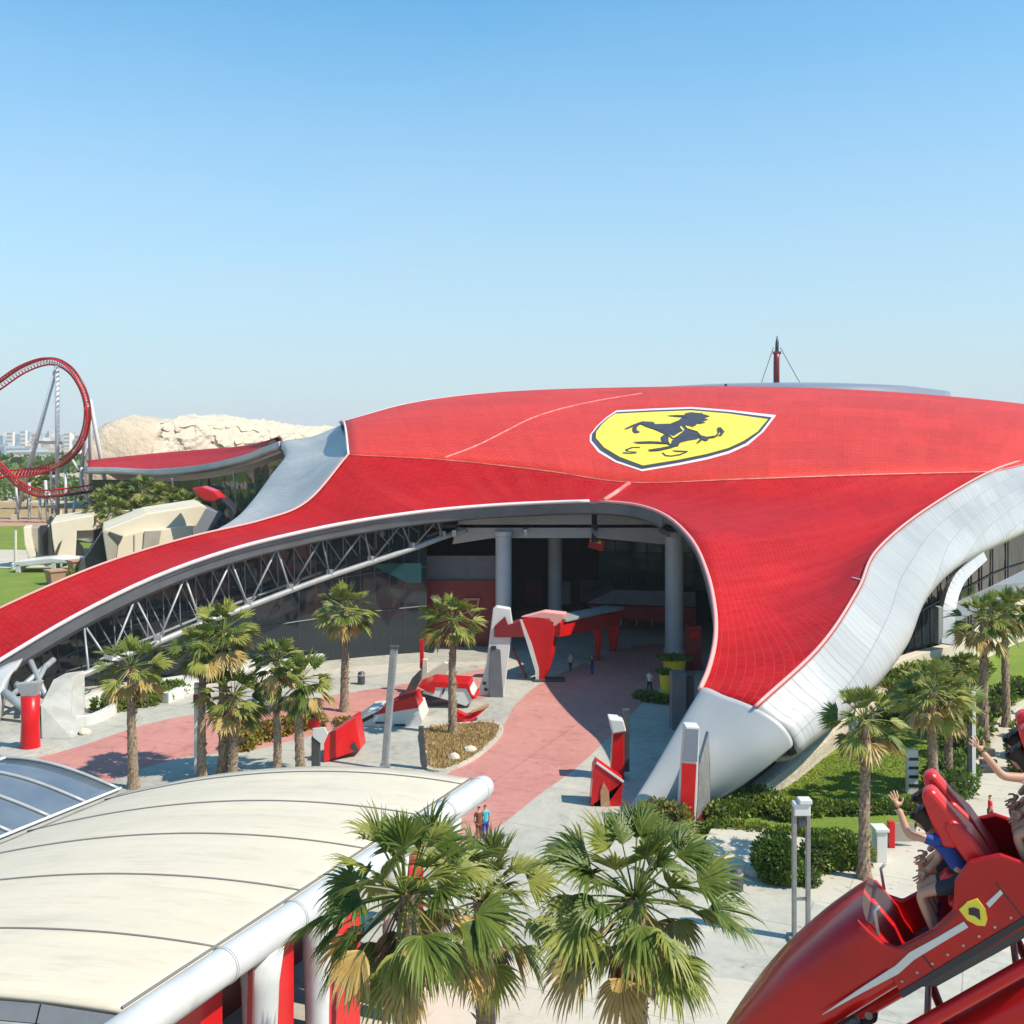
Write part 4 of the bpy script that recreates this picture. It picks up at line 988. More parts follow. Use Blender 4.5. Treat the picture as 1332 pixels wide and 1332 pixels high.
# low racing-wedge sculptures (benches) in the middle of the plaza
def wedge(name, label, outline_top, z, base, m1_, m2_, dy=1.6):
    pass
t = empty('wedge_bench', G(520, 940), 'low white and red wedge-shaped bench, nearest of the angular plaza pieces', 'bench')
Y = G(520, 945).y
MB().prism([W(448, 948, Y), W(478, 926, Y), W(544, 920, Y), W(550, 938, Y), W(546, 948, Y)], (.2, 3.0, 0)).build('body', M['white'], t, bevel=.06)
MB().prism([W(482, 931, Y-.05), W(512, 914, Y-.05), W(539, 905, Y-.05), W(544, 921, Y-.05), W(512, 926, Y-.05)], (.2, 2.2, 0)).build('cowl', M['redpaint'], t, bevel=.05)
MB().prism([W(462, 940, Y-.12), W(484, 929, Y-.12), W(486, 933, Y-.12), W(464, 944, Y-.12)], (0, .3, 0)).build('dark_strip', M['black'], t)
MB().box(W(520, 943, Y-.02), (.8, .1, .12)).build('slot', M['black'], t); MB().box(W(496, 940, Y-.02), (.8, .1, .1)).build('slot', M['black'], t)
t = empty('wedge_bench', G(590, 920), 'red-topped white angular bench behind the bed palm', 'bench')
Y = G(590, 922).y
MB().prism([W(549, 902, Y), W(556, 893, Y), W(610, 893, Y), W(618, 908, Y), W(606, 919, Y), W(585, 912, Y)], (.2, 2.4, 0)).build('body', M['white'], t, bevel=.06)
MB().prism([W(543, 893, Y-.1), W(562, 886, Y-.1), W(609, 889, Y-.1), W(613, 903, Y-.1), W(620, 908, Y-.1), W(614, 910, Y-.1), W(607, 896, Y-.1), W(566, 894, Y-.1), W(565, 902, Y-.1), W(556, 900, Y-.1)], (.2, 2.4, 0)).build('cowl', M['redpaint'], t, bevel=.05)
MB().box(W(577, 899, Y-.05), (.12, .1, .4), rot=Matrix.Rotation(.3, 3, 'Y')).build('mark', M['black'], t)
MB().prism([W(535, 906, Y+.5), W(600, 905, Y+.5), W(560, 912, Y+.5)], (0, 1.4, 0)).build('dark_strip', M['black'], t)
t = empty('low_barrier', G(615, 942), 'low curved red barrier behind the dry planting bed', 'barrier')
Y = G(615, 941).y
MB().prism([W(594, 925, Y), W(606, 931, Y), W(618, 928, Y), W(635, 919, Y+.6), W(628, 926, Y+.4), W(614, 938, Y), W(600, 938, Y), W(594, 938, Y)], (0, .7, 0)).build('panel', M['redpaint'], t, bevel=.03)
MB().prism([W(612, 928, Y-.03), W(636, 918, Y+.5), W(634, 921, Y+.5)], (0, .75, 0)).build('edge', M['stone'], t)
t = empty('fin_sculpture', G(535, 905), 'dark brown upright fin left of the bed palm with a pale curved back', 'sculpture')
Y = G(535, 906).y
MB().prism([W(524, 906, Y), W(536, 882, Y), W(548, 870, Y), W(547, 884, Y), W(538, 901, Y), W(531, 906, Y)], (.1, .8, 0)).build('fin', M['darkgrey'], t, bevel=.04)
MB().prism([W(547, 893, Y+.6), W(550, 858, Y+.6), W(556, 858, Y+.6), W(556, 875, Y+.6), W(578, 862, Y+.6), W(588, 864, Y+.6), W(575, 884, Y+.6)], (0, .5, 0)).build('pale_back', M['cream'], t, bevel=.03)
MB().prism([W(546, 870, Y+1.2), W(546, 832, Y+1.2), W(551, 832, Y+1.2), W(551, 870, Y+1.2)], (0, .4, 0)).build('red_upright', M['redpaint'], t, bevel=.03)

# white angular pylon with grey screen
Y = G(648, 907).y
t = empty('screen_pylon', G(648, 907), 'tall white angular pylon with a dark grey screen, left of the red arch', 'pylon')
MB().prism([W(621, 906, Y+.4), W(632, 868, Y+.4), W(641, 793, Y+.4), W(646, 789, Y+.4), W(664, 792, Y+.4), W(667, 812, Y+.4), W(658, 888, Y+.4), W(655, 906, Y+.4)], (0, .9, 0)).build('body', M['white'], t, bevel=.08)
MB().prism([W(638, 843, Y+.3), W(648, 844, Y+.3), W(651, 846, Y+.3), W(655, 914, Y-.1), W(637, 914, Y-.1), W(636, 880, Y+.1)], (0, .35, 0)).build('screen', M['greypanel'], t, bevel=.03)
MB().box(W(642, 842, Y+.3), (.4, .15, .2)).build('vent', M['black'], t); MB().box(W(630, 889, Y+.32), (.25, .15, .2)).build('vent', M['black'], t); MB().box(W(632, 897, Y+.32), (.25, .15, .2)).build('vent', M['black'], t)
MB().prism([W(643, 815, Y+.2), W(657, 802, Y+.2), W(661, 813, Y+.2), W(676, 808, Y+.2), W(682, 829, Y+.2), W(643, 829, Y+.2)], (0, 1.2, 0)).build('red_collar', M['darkred'], t, bevel=.04)

# red arch canopy: tapered front fin and long beam running back to the right
Y = G(697, 886).y
t = empty('red_portal', G(697, 886), 'sculptural glossy red portal with a fin-shaped leg and a long beam running into the shade', 'portal')
MB().prism([W(674, 806, Y), W(700, 801, Y), W(722, 808, Y), W(718, 850, Y), (W(712, 872, Y)), W(706, 884, Y), W(701, 887, Y), W(696, 870, Y), W(684, 832, Y)], (.3, .7, 0)).build('fin_leg', M['redpaint'], t, bevel=.12, )
MB().prism([W(674, 806, Y-.06), W(679, 806, Y-.06), W(692, 838, Y-.06), W(701, 870, Y-.06), W(701, 887, Y-.06), W(697, 887, Y-.06), W(696, 872, Y-.06), W(684, 832, Y-.06)], (0, .1, 0)).build('white_line', M['white'], t)
MB().prism([W(676, 803, Y), W(706, 795, Y), W(734, 798, Y), W(733, 804, Y), W(727, 812, Y), W(720, 816, Y), W(714, 806, Y)], (.3, 1.0, 0)).build('crown_cap', M['redtrim'], t, bevel=.1)
A0 = W(722, 806, Y+.7); A1 = W(800, 790, 100)
MB().bar(A0, A1, 2.0, .25).build('beam_top', M['steel'], t, bevel=.03)
MB().bar(A0+V((0, -.6, -.7)), A1+V((0, -.6, -.9)), 1.0, 1.2).build('beam', M['redpaint'], t, bevel=.08)
MB().prism([A1+V((-.9, 0, 0)), A1+V((.6, 0, 0)), A1+V((.4, 0, -2.0)), A1+V((.1, 0, -A1.z)), A1+V((-.4, 0, -A1.z))], (0, .9, 0)).build('rear_leg', M['redpaint'], t, bevel=.06)
B1 = W(770, 800, 96); MB().prism([B1, B1+V((1.1, 0, 0)), B1+V((.7, 0, -B1.z)), B1+V((.4, 0, -B1.z))], (0, .6, 0)).build('rear_leg', M['redpaint'], t, bevel=.06)
MB().prism([W(666, 845, Y+1), W(669, 845, Y+1), W(686, 880, Y+1), W(683, 882, Y+1)], (0, .3, 0)).build('strut', M['darkred'], t)
MB().box(V((W(700, 886, Y).x+.9, Y+.3, .08)), (2.6, 1.4, .16)).build('base', M['darkgrey'], t, bevel=.04)

# right-hand yellow planters and grey block in the shade
for (x0, x1, tp, bs, l) in ((858, 876, 876, 906, 'yellow tub planter nearest the roof foot, grass around its base'), (862, 892, 857, 876, 'yellow tub planter farther into the shade with green plants on top')):
    a, b, Y = at_box(x0, x1, tp, bs, 1); t = empty('yellow_planter', ((a.x+b.x)/2, Y, 0), l, 'planter', 'yellow tub planters in the shade')
    MB().lathe(((a.x+b.x)/2, Y, 0), [((b.x-a.x)*.42, 0), ((b.x-a.x)*.5, b.z*.9), ((b.x-a.x)*.53, b.z*.9), ((b.x-a.x)*.53, b.z), ((b.x-a.x)*.45, b.z)], 20).build('tub', M['bag'], t, smooth=False)
    q = random.Random(3); mb = MB()
    for i in range(500):
        r = (b.x-a.x)*.8*math.sqrt(q.random()); an = q.random()*6.28; p = V(((a.x+b.x)/2+r*math.cos(an), Y+r*math.sin(an), b.z-.05+.2*q.random())); d = V((q.gauss(0, 1), q.gauss(0, 1), 1)).normalized()*.25; s = d.cross(V((0, 0, 1))).normalized()*.06
        mb.add([p, p+d*.5+s, p+d, p+d*.5-s], [(0, 1, 2, 3)])
    mb.build('plants', M['bushA'], t, fixn=False)
a, b, Y = at_box(874, 893, 876, 950, 1); t = empty('grey_cabinet', ((a.x+b.x)/2, Y, 0), 'grey box cabinet standing in the shade beside the silver roof foot', 'cabinet')
MB().box(((a.x+b.x)/2, Y+.6, b.z/2), (b.x-a.x, 1.2, b.z)).build('body', M['fascia'], t, bevel=.04); MB().box((b.x+.3, Y+.8, b.z*.5), (.6, .9, b.z*.8)).build('side_unit', M['darkgrey'], t, bevel=.03)
a, b, Y = at_box(893, 913, 814, 872, 1); t = empty('red_kiosk', ((a.x+b.x)/2, Y, 0), 'red panelled kiosk in the shade behind the grey cabinet', 'kiosk')
MB().box(((a.x+b.x)/2, Y+.5, b.z/2), (b.x-a.x, 1.0, b.z)).build('body', M['darkred'], t, bevel=.05); MB().box(((a.x+b.x)/2, Y-.05, b.z*.8), ((b.x-a.x)*.6, .08, .5)).build('panel', M['redpaint'], t)

# --- front pylons
Y = 58.2
t = empty('red_pylon', W(788, 1050, Y)*1, 'dark red faceted pylon with an orange stone inset, in front of the roof shade', 'pylon'); t.location.z = 0
MB().prism([V((W(768, 1100, Y).x, Y, 0)), W(766, 1080, Y), W(772, 1000, Y), W(776, 992, Y), W(811, 1017, Y), W(806, 1060, Y), V((W(802, 1090, Y).x, Y, 0))], (0, 1.1, 0)).build('body', M['redpaint'], t, bevel=.05)
MB().prism([W(782, 1062, Y-.06), W(781, 1030, Y-.06), W(785, 1017, Y-.06), W(792, 1030, Y-.06), W(795, 1062, Y-.06)], (0, .15, 0)).build('stone_inset', M['stone'], t)
MB().bar(W(776, 992, Y), W(811, 1017, Y), .12, .1).build('top_edge', M['white'], t)
Y = 62.5
t = empty('red_pylon', V((W(805, 1000, Y).x, Y, 0)), 'slim red pylon with a tilted white head, behind the faceted red one', 'pylon')
MB().prism([V((W(796, 1010, Y).x, Y, 0)), W(795, 1000, Y), W(798, 948, Y), W(812, 950, Y), W(812, 1010, Y), V((W(811, 1010, Y).x, Y, 0))], (0, .8, 0)).build('body', M['redpaint'], t, bevel=.05)
MB().prism([W(792, 935, Y-.2), W(811, 937, Y-.2), W(815, 952, Y-.2), W(797, 955, Y-.2)], (0, 1.2, 0)).build('head', M['white'], t, bevel=.08)
MB().box((W(816, 975, Y).x, Y+.7, 2.2), (.35, .5, 3.6)).build('back_panel', M['darkgrey'], t)
Y = G(897, 1080).y
t = empty('banner_pylon', V((W(897, 1000, Y).x, Y, 0)), 'tall red and grey pylon with a mirrored side, in front of the silver roof foot', 'pylon')
MB().prism([V((W(882, 1082, Y).x, Y, 0)), W(885, 1040, Y), W(892, 945, Y), W(910, 946, Y), W(907, 1040, Y), V((W(904, 1082, Y).x, Y, 0))], (0, .9, 0)).build('body', M['white'], t, bevel=.04)
MB().prism([W(884, 1074, Y-.05), W(887, 993, Y-.05), W(906, 994, Y-.05), W(902, 1074, Y-.05)], (0, .1, 0)).build('red_panel', M['redpaint'], t)
MB().prism([W(888, 990, Y-.05), W(892, 948, Y-.05), W(909, 949, Y-.05), W(907, 991, Y-.05)], (0, .1, 0)).build('grey_panel', M['screen'], t)
MB().prism([V((W(906, 1078, Y+.9).x, Y+.9, 0)), W(910, 995, Y+.9), W(922, 952, Y+1.8), W(924, 1000, Y+1.8), V((W(924, 1078, Y+1.8).x, Y+1.8, 0))], (-.1, .25, 0)).build('mirror_side', M['pole'], t, bevel=.02)
MB().prism([V((W(907, 1078, Y+.7).x, Y+.75, 0.0)), W(909, 1066, Y+.75), W(919, 1048, Y+1.5), V((W(920, 1078, Y+1.5).x, Y+1.5, 0))], (0, .12, 0)).build('red_inset', M['darkred'], t)
# twin-post light
g0 = G(1040, 1222); h = CH-(1046-HZ)*g0.y/F; Y = g0.y
t = empty('twin_post_light', g0, 'grey twin-post light gate with a boxy white head on the grey plaza', 'lamp post')
xa = W(1033, 1200, Y).x; xb = W(1051, 1200, Y).x
for x in (xa, xb): MB().box((x, Y, h*.49), (.16, .22, h*.98)).build('post', M['pole'], t, bevel=.02)
MB().box(((xa+xb)/2, Y, h*.30), (xb-xa, .1, .1)).build('crossbar', M['pole'], t)
MB().box(((xa+xb)/2, Y, h*.97), (xb-xa+.1, .45, .5)).build('head', M['white'], t, bevel=.04)
MB().box(((xa+xb)/2+.12, Y-.05, h*1.03), (xb-xa-.05, .5, .18)).build('cap', M['white'], t, bevel=.03)
MB().box(((xa+xb)/2, Y, h*.865), (.3, .25, .38)).build('lamp', M['darkgrey'], t, bevel=.05)
MB().box(((xa+xb)/2, Y, .08), (xb-xa+.5, .6, .16)).build('base', M['pole'], t, bevel=.02)
# white block and red post by the lawn edge, striped post, flag poles
a, b, Y = at_box(1140, 1154, 1080, 1122, 1)
t = empty('gate_pillar', ((a.x+b.x)/2, Y, 0), 'white square pillar beside the nearest lawn palm', 'pillar')
MB().box(((a.x+b.x)/2, Y+.3, b.z/2), (b.x-a.x, .7, b.z)).build('pillar', M['white'], t, bevel=.03); MB().box(((a.x+b.x)/2, Y+.3, b.z), (b.x-a.x+.15, .85, .15)).build('cap', M['white'], t, bevel=.02)
a, b, Y = at_box(1155, 1163, 1068, 1102, 1)
t = empty('red_board', ((a.x+b.x)/2, Y, 0), 'red-ended notice board right of the white pillar', 'sign')
MB().box(((a.x+b.x)/2, Y, b.z/2), (b.x-a.x, .3, b.z)).build('post', M['redpaint'], t, bevel=.02); MB().box((b.x+.55, Y+.1, b.z*.55), (1.1, .08, b.z*.7)).build('board', M['creamshade'], t)
g0 = G(1186, 1032); h = CH-(975-HZ)*g0.y/F
t = empty('striped_post', g0, 'white post with black bands on the lawn behind the coaster riders', 'post')
MB().box(g0+V((0, 0, h/2)), (.62, .3, h)).build('post', M['white'], t, bevel=.02)
for k in range(4): MB().box(g0+V((.05, -.02, h*(.2+.2*k))), (.55, .32, .16)).build('band', M['black'], t)
g0 = G(1266, 1030); h = CH-(900-HZ)*g0.y/F
t = empty('path_post', g0, 'tall narrow white and black post at the left edge of the pale path', 'post')
MB().box(g0+V((0, 0, h/2)), (.22, .2, h)).build('post', M['white'], t, bevel=.01); MB().box(g0+V((-.2, .05, h*.45)), (.16, .2, h*.9)).build('post', M['darkgrey'], t)
for k, (x, y) in enumerate(((1275, 984), (1277, 998), (1275, 1005))):
    g0 = G(x, y); o = MB().box(g0+V((.4, 0, .25)), (1.0, .3, .45)).build('bench', M['darkgrey'], bevel=.04)
    tag(o, ['dark low bench highest up on the left side of the pale path', 'dark low bench in the middle on the left side of the pale path', 'dark low bench nearest, left side of the pale path'][k], 'bench', 'low benches along the path')

# ---------------------------------------------------------------- people on the plaza
def figure(name, joints, edges, radii, mats, label=None, root=0, parent=None, sub=2, loc=None, colour_by=None):
    me = bpy.data.meshes.new(name); me.from_pydata(joints, edges, []); me.update()
    o = bpy.data.objects.new(name, me); col.objects.link(o)
    md = o.modifiers.new('skin', 'SKIN'); md.use_smooth_shade = True
    for v, r in zip(me.skin_vertices[0].data, radii): v.radius = (r, r) if not isinstance(r, tuple) else r
    me.skin_vertices[0].data[root].use_root = True
    s = o.modifiers.new('sub', 'SUBSURF'); s.levels = sub; s.render_levels = sub
    for m in mats: me.materials.append(m)
    if parent: o.parent = parent
    return o
def arm(mb_pts, sh, el, wr):
    pass
def walker(x, Y, rz, shirt, trouser, label, hem=None):
    t = empty('person', (x, Y, 0), label, 'person', 'people on the plaza')
    J = [(0,0,.95),(0,0,1.12),(0,0,1.33),(0,0,1.45),(0,.01,1.53),(0,.02,1.62),(0,.02,1.70),
         (.17,0,1.40),(.22,.02,1.12),(.21,.12,.90),(-.17,0,1.40),(-.23,-.02,1.12),(-.22,.06,.88),
         (.09,0,.88),(.11,.12,.50),(.11,.02,.09),(-.09,0,.88),(-.10,-.06,.50),(-.10,-.24,.12),(.11,.14,.04),(-.10,-.12,.04)]
    Ed = [(0,1),(1,2),(2,3),(3,4),(4,5),(5,6),(3,7),(7,8),(8,9),(3,10),(10,11),(11,12),(0,13),(13,14),(14,15),(0,16),(16,17),(17,18),(15,19),(18,20)]
    Rd = [(.14,.10),(.13,.10),(.16,.11),(.09,.07),.05,.085,.07,.055,.042,.03,.055,.042,.03,.085,.06,.04,.085,.06,.04,.035,.035]
    b = figure('body', J, Ed, Rd, [M['skin']], parent=t)
    # clothes
    c = figure('shirt', [(0,0,.86),(0,0,1.0),(0,0,1.15),(0,0,1.33),(0,0,1.43),(.17,0,1.395),(.22,.01,1.20),(-.17,0,1.395),(-.225,0,1.20)], [(0,1),(1,2),(2,3),(3,4),(4,5),(5,6),(4,7),(7,8)], [(.19,.14),(.165,.125),(.155,.12),(.18,.13),(.10,.08),.07,.06,.07,.06], [shirt], parent=t)
    d = figure('trousers', [(0,0,.95),(.09,0,.86),(.11,.12,.50),(.11,.03,.14),(-.09,0,.86),(-.10,-.06,.50),(-.10,-.22,.16)], [(0,1),(1,2),(2,3),(0,4),(4,5),(5,6)], [(.15,.12),.10,.075,.06,.10,.075,.06], [trouser], parent=t)
    hmb = figure('hair', [(0,-.01,1.66),(0,-.01,1.72)], [(0,1)], [.10,.085], [M['hair']], parent=t)
    t.rotation_euler.z = rz; return t
Yp = 53.2
walker(W(623, 1050, Yp).x, Yp, .3, M['brown'], M['brown'], 'person in brown clothes walking beside the end of the canopy tube')
walker(W(631, 1050, Yp+.2).x, Yp+.2, .2, M['teal'], M['blue'], 'person in a turquoise top next to the one in brown')
t = walker(G(1288, 1078).x, G(1288, 1078).y, 1.2, M['redpaint'], M['shorts'], 'person in red standing where the pale path meets the plaza')

# ---------------------------------------------------------------- small things on the plaza
def bin_(x, y, l):
    g0 = G(x, y); t = empty('litter_bin', g0, l, 'litter bin', 'litter bins on the plaza')
    MB().lathe(tuple(g0), [(.28, 0), (.3, .05), (.3, .85), (.24, .95), (.2, 1.0)], 16).build('body', M['darkgrey'], t, bevel=.01); MB().lathe((g0.x, g0.y, .7), [(.305, 0), (.305, .12)], 16, top=False).build('band', M['steel'], t)
bin_(958, 1158, 'dark litter bin left of the round dark green bush')
bin_(470, 890, 'dark litter bin near the back edge of the sunlit plaza')
for i, (x, y, l) in enumerate(((1100, 1178, 'round dark drain cover on the pale paving near the bush'), (720, 1100, 'round dark drain cover on the grey plaza beside the red pylon'), (420, 1000, 'round dark drain cover by the red box'))):
    g0 = G(x, y, .014); o = MB().lathe(tuple(g0), [(.38, 0), (.38, .012), (.34, .016)], 24).build('drain_cover', M['darkgrey']); tag(o, l, 'drain cover', 'drain covers')
walker(W(845, 900, 84).x, 84, 2.6, M['white'], M['shorts'], 'person in a white shirt walking in the shade under the arch')
walker(W(770, 900, 90).x, 90, .4, M['darkgrey'], M['blue'], 'person in dark clothes far inside the shaded entrance')
walker(W(742, 900, 91).x, 91, .6, M['pinkcloth'], M['shorts'], 'person in a pink top beside the one in dark clothes inside the entrance')
# ================================================================= CANOPY (near left)
can = empty('entrance_canopy', (-12, 34, 0), 'long cream barrel-vaulted canopy with a white steel edge tube in the near left corner', 'canopy')
D = V((.406, .914, 0)); P0 = V((-8.9, 25.6, 0)); Z0 = 6.0; LEN = 18.9; WID = 14.0
def cpt(s, t, dz=0):                      # s along the tube, t metres to the left
    h = .60-.0158*(t-6)**2
    return P0+D*s+V((-t, 0, Z0+h+dz+.28))
def curve_end(s, t):                      # the far end is slightly bowed
    return s
P = [[cpt(LEN*i/30, .35+WID*j/36) for j in range(37)] for i in range(31)]
U = [[(WID*j/36, LEN*i/30) for j in range(37)] for i in range(31)]
MB().grid(P, U).build('membrane', M['membrane'], can, smooth=True, solid=.18)
for s in (3.4, 7.3, 10.9, 14.4, 18.1):
    s2 = s
    MB().tube([cpt(s2, .4+WID*j/30, .02) for j in range(31)], .026, 6).build('roof_joint', M['gutter'], can, smooth=True)
MB().tube([cpt(0+LEN*i/20, .38, .03) for i in range(21)], .04, 6).build('roof_joint', M['gutter'], can)
# cream strip and tube
TP = [P0+D*(LEN*i/20-1.0 if i == 0 else LEN*i/20)+V((0, 0, Z0)) for i in range(21)]
MB().grid([[P0+D*(LEN*i/20)+V((-.38, 0, Z0+.30)) for i in range(21)], [P0+D*(LEN*i/20)+V((-.05, 0, Z0+.44)) for i in range(21)]]).build('edge_strip', M['cream'], can, solid=.06)
rt = [.47]*21; 
MB().tube(TP+[TP[-1]+D*.35, TP[-1]+D*.55], rt+[.40, .20], 28).build('edge_tube', M['pipe'], can, smooth=True)
# dark shade marks on tube are palm shadows; end collar
MB().tube([TP[-1]+D*-.3, TP[-1]+D*-.2], .49, 28).build('collar', M['pipe'], can)
for k in range(1, 6):
    q0 = P0+D*(LEN*k/6)+V((0, 0, Z0)); MB().tube([q0-D*.06, q0+D*.06], .495, 28).build('flange', M['pipe'], can, smooth=False); MB().tube([q0-D*.008, q0+D*.008], .50, 28).build('weld', M['gutter'], can)
# near fascia of grey panels
for k in range(7):
    a = cpt(0, .2+2.1*k, -.1)+V((0, -.10, 0)); b = cpt(0, .2+2.1*(k+1)-.05, -.1)+V((0, -.10, 0))
    MB().prism([a, b, b+V((0, -.25, -.32)), a+V((0, -.25, -.32))], (0, .05, -.03)).build('fascia_strip', M['fascia'], can)
    MB().prism([a+V((0, -.28, -.36)), b+V((0, -.28, -.36)), b+V((0, -.35, -1.2)), a+V((0, -.35, -1.2))], (0, .08, 0)).build('fascia_panel', M['greypanel'], can, bevel=.01)
    MB().bar(a+V((0, -.30, -.36)), b+V((0, -.30, -.36)), .08, .05).build('fascia_rail', M['steel'], can)
# glass barrel to the left
def gpt(s, t, dz=0):
    h = 1.25*math.sin(math.pi*min(t, 9)/9)-.1
    return P0+D*s+V((-WID-.35-t, 0, Z0+.05+h+dz))
P = [[gpt(LEN*i/24-.1, 9*j/24) for j in range(25)] for i in range(25)]
MB().grid(P).build('skylight', M['blueglass'], can, smooth=True, solid=.08)
for i in range(0, 12): MB().tube([gpt((LEN-.1)*i/11, 9*j/20, .05) for j in range(21)], .07, 6).build('skylight_rib', M['steel'], can, smooth=True)
for t_ in (0, 4.5, 9): MB().tube([gpt(LEN*i/20, t_, .05) for i in range(21)], .06, 6).build('skylight_rail', M['white'], can, smooth=True)
# columns, red walls and soffit under the tube
for s, w_ in ((5.1, .85), (7.9, .7), (12.5, .7), (16.5, .7)):
    c = P0+D*s; MB().lathe((c.x-.25, c.y, 0), [(w_*.5, 0), (w_*.52, 2.5), (w_*.62, 4.6), (w_*.8, 5.7)], 24).build('column', M['pipe'], can, smooth=True)
for s0, s1, off in ((.6, 4.4, .55), (6.2, 7.3, .3), (8.6, 11.4, .5), (13.2, 15.8, .5)):
    a = P0+D*s0+V((-off-.3, 0, 0)); b = P0+D*s1+V((-off-.3, 0, 0))
    MB().prism([a, b, b+V((0, 0, 5.3)), a+V((0, 0, 5.3))], (-.15, .06, 0)).build('red_wall', M['redpaint'], can, bevel=.02)
for s0 in (4.3, 8.5, 13.0):
    a = P0+D*s0; MB().bar(a+V((-.1, 0, 0)), a+V((.0, 0, 5.6)), .18, .14).build('post', M['darkred'], can)
MB().prism([P0+D*0+V((-.5, 0, 5.55)), P0+D*LEN+V((-.5, 0, 5.55)), P0+D*LEN+V((-WID, 0, 5.55)), P0+V((-WID, 0, 5.55))], (0, 0, .1)).build('soffit', M['ceil'], can)
for s in (1.0, 17.8):
    for t_ in (5, 10, 13.6):
        c = P0+D*s+V((-t_, 0, 0)); MB().lathe((c.x, c.y, 0), [(.25, 0), (.25, 5.6)], 16).build('column', M['pipe'], can, smooth=True)
MB().prism([P0+D*.3+V((-6, 0, 0)), P0+D*17+V((-6, 0, 0)), P0+D*17+V((-6, 0, 5.5)), P0+D*.3+V((-6, 0, 5.5))], (-.2, 0, 0)).build('red_wall', M['darkred'], can)

# ================================================================= BACKGROUND LEFT
# cream angular shells
SK = .075
t = empty('cream_pavilion', G(60, 735), 'left cream angular pavilion with a curved horn and dark doorway', 'pavilion')
Y = 166
def pp(name, pts, y, dep, m, bev=.15): return MB().prism([W(a, b, y+(a-(60 if y > 160 else 200))*SK) for a, b in pts], (-dep*SK*5, dep, 0)).build(name, m, t, bevel=bev)
pp('horn', [(30, 686), (40, 685), (41, 700), (46, 725), (38, 727), (32, 710)], Y, 4, M['cream'])
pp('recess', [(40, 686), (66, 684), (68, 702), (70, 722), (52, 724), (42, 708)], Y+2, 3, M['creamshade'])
pp('recess', [(52, 684), (62, 683), (63, 722), (53, 722)], Y+1.6, .5, M['black'], 0)
pp('front_wall', [(66, 680), (122, 670), (122, 690), (100, 691), (98, 725), (72, 727), (68, 700)], Y, 12, M['cream'])
pp('roof', [(66, 680), (210, 657), (220, 660), (150, 680), (122, 690), (121, 676)], Y+2, 16, M['cream'])
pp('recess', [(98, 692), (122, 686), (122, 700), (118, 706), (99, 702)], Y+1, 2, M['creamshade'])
pp('recess', [(99, 707), (103, 706), (108, 712), (109, 724), (99, 724)], Y+.8, 1, M['black'], 0)
pp('dark_gap', [(122, 684), (190, 664), (205, 662), (170, 676), (134, 688), (134, 728), (104, 732), (122, 706)], Y+5, 3, M['darkgrey'], 0)
pp('spiral_sculpture', [(70, 722), (76, 708), (81, 702), (78, 712), (74, 724)], Y-2, 1, M['darkgrey'])
t = empty('cream_pavilion', G(190, 720), 'right cream faceted pavilion with a grey window, above the red roof skirt', 'pavilion')
Y = 150
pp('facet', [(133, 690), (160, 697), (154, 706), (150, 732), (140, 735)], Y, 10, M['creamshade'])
pp('facet', [(142, 692), (160, 698), (156, 707)], Y-.3, 1, M['darkgrey'], 0)
pp('front_wall', [(160, 697), (184, 690), (214, 688), (250, 684), (252, 700), (236, 720), (150, 736), (154, 706)], Y, 10, M['cream'])
pp('roof', [(133, 690), (190, 668), (262, 657), (269, 660), (255, 685), (214, 689), (184, 691), (160, 698)], Y+1.5, 14, M['cream'])
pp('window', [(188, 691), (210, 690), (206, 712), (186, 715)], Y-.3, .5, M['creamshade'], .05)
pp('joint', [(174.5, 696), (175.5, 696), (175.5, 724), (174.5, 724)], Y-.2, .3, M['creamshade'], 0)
pp('side_wall', [(252, 684), (268, 660), (290, 668), (270, 698), (236, 712)], Y+6, 10, M['screen'])
pp('dark_base', [(104, 735), (120, 712), (134, 690), (142, 742), (100, 750)], Y+3, 3, M['darkgrey'], 0)
SK = 0
t = empty('red_scoop_sculpture', W(280, 690, 145), 'red and black curved wing sculpture at the right end of the grove', 'sculpture'); t.location.z = 0
Y = 150
pp('wing', [(249, 635), (262, 633), (278, 639), (288, 648), (279, 653), (268, 652), (258, 646)], Y, 3, M['redpaint'], .2)
pp('arm', [(276, 640), (290, 648), (300, 658), (307, 668), (303, 668), (292, 656), (278, 648)], Y+1, 3, M['black'], .2)
pp('stem', [(300, 662), (307, 668), (306, 700), (300, 700)], Y+1, 3, M['black'], .2)
t = empty('garden_bench_wall', G(60, 748), 'long low white table-like wall on the near left lawn', 'wall')
Y = 158
pp('slab', [(18, 731), (66, 726), (98, 729), (98, 733), (66, 733), (18, 738)], Y, 5, M['white'], .1)
pp('leg', [(66, 731), (72, 731), (72, 742), (67, 742)], Y, 2, M['white'], .05); pp('leg', [(78, 731), (82, 731), (80, 738), (78, 738)], Y, 2, M['white'], .05)
pp('leg', [(20, 735), (26, 735), (26, 745), (20, 745)], Y, 2, M['white'], .05)
for i, (x, y, l) in enumerate(((100, 738, 'square brown planter box on the lawn behind the red roof skirt'), (72, 752, 'small brown planter box nearest the red roof skirt'))):
    Yk = F*CH/(y+8-HZ); t = empty('planter_box', V((W(x, y, Yk).x, Yk, 0)), l, 'planter', 'brown planter boxes on the lawn')
    c = W(x, y, Yk); MB().lathe((c.x, Yk, 0), [(1.1, 0), (1.5, 1.8), (1.7, 1.8), (1.7, 2.0), (1.3, 2.0)], 4).build('box', M['bag'] if 0 else M['terracotta'], t)
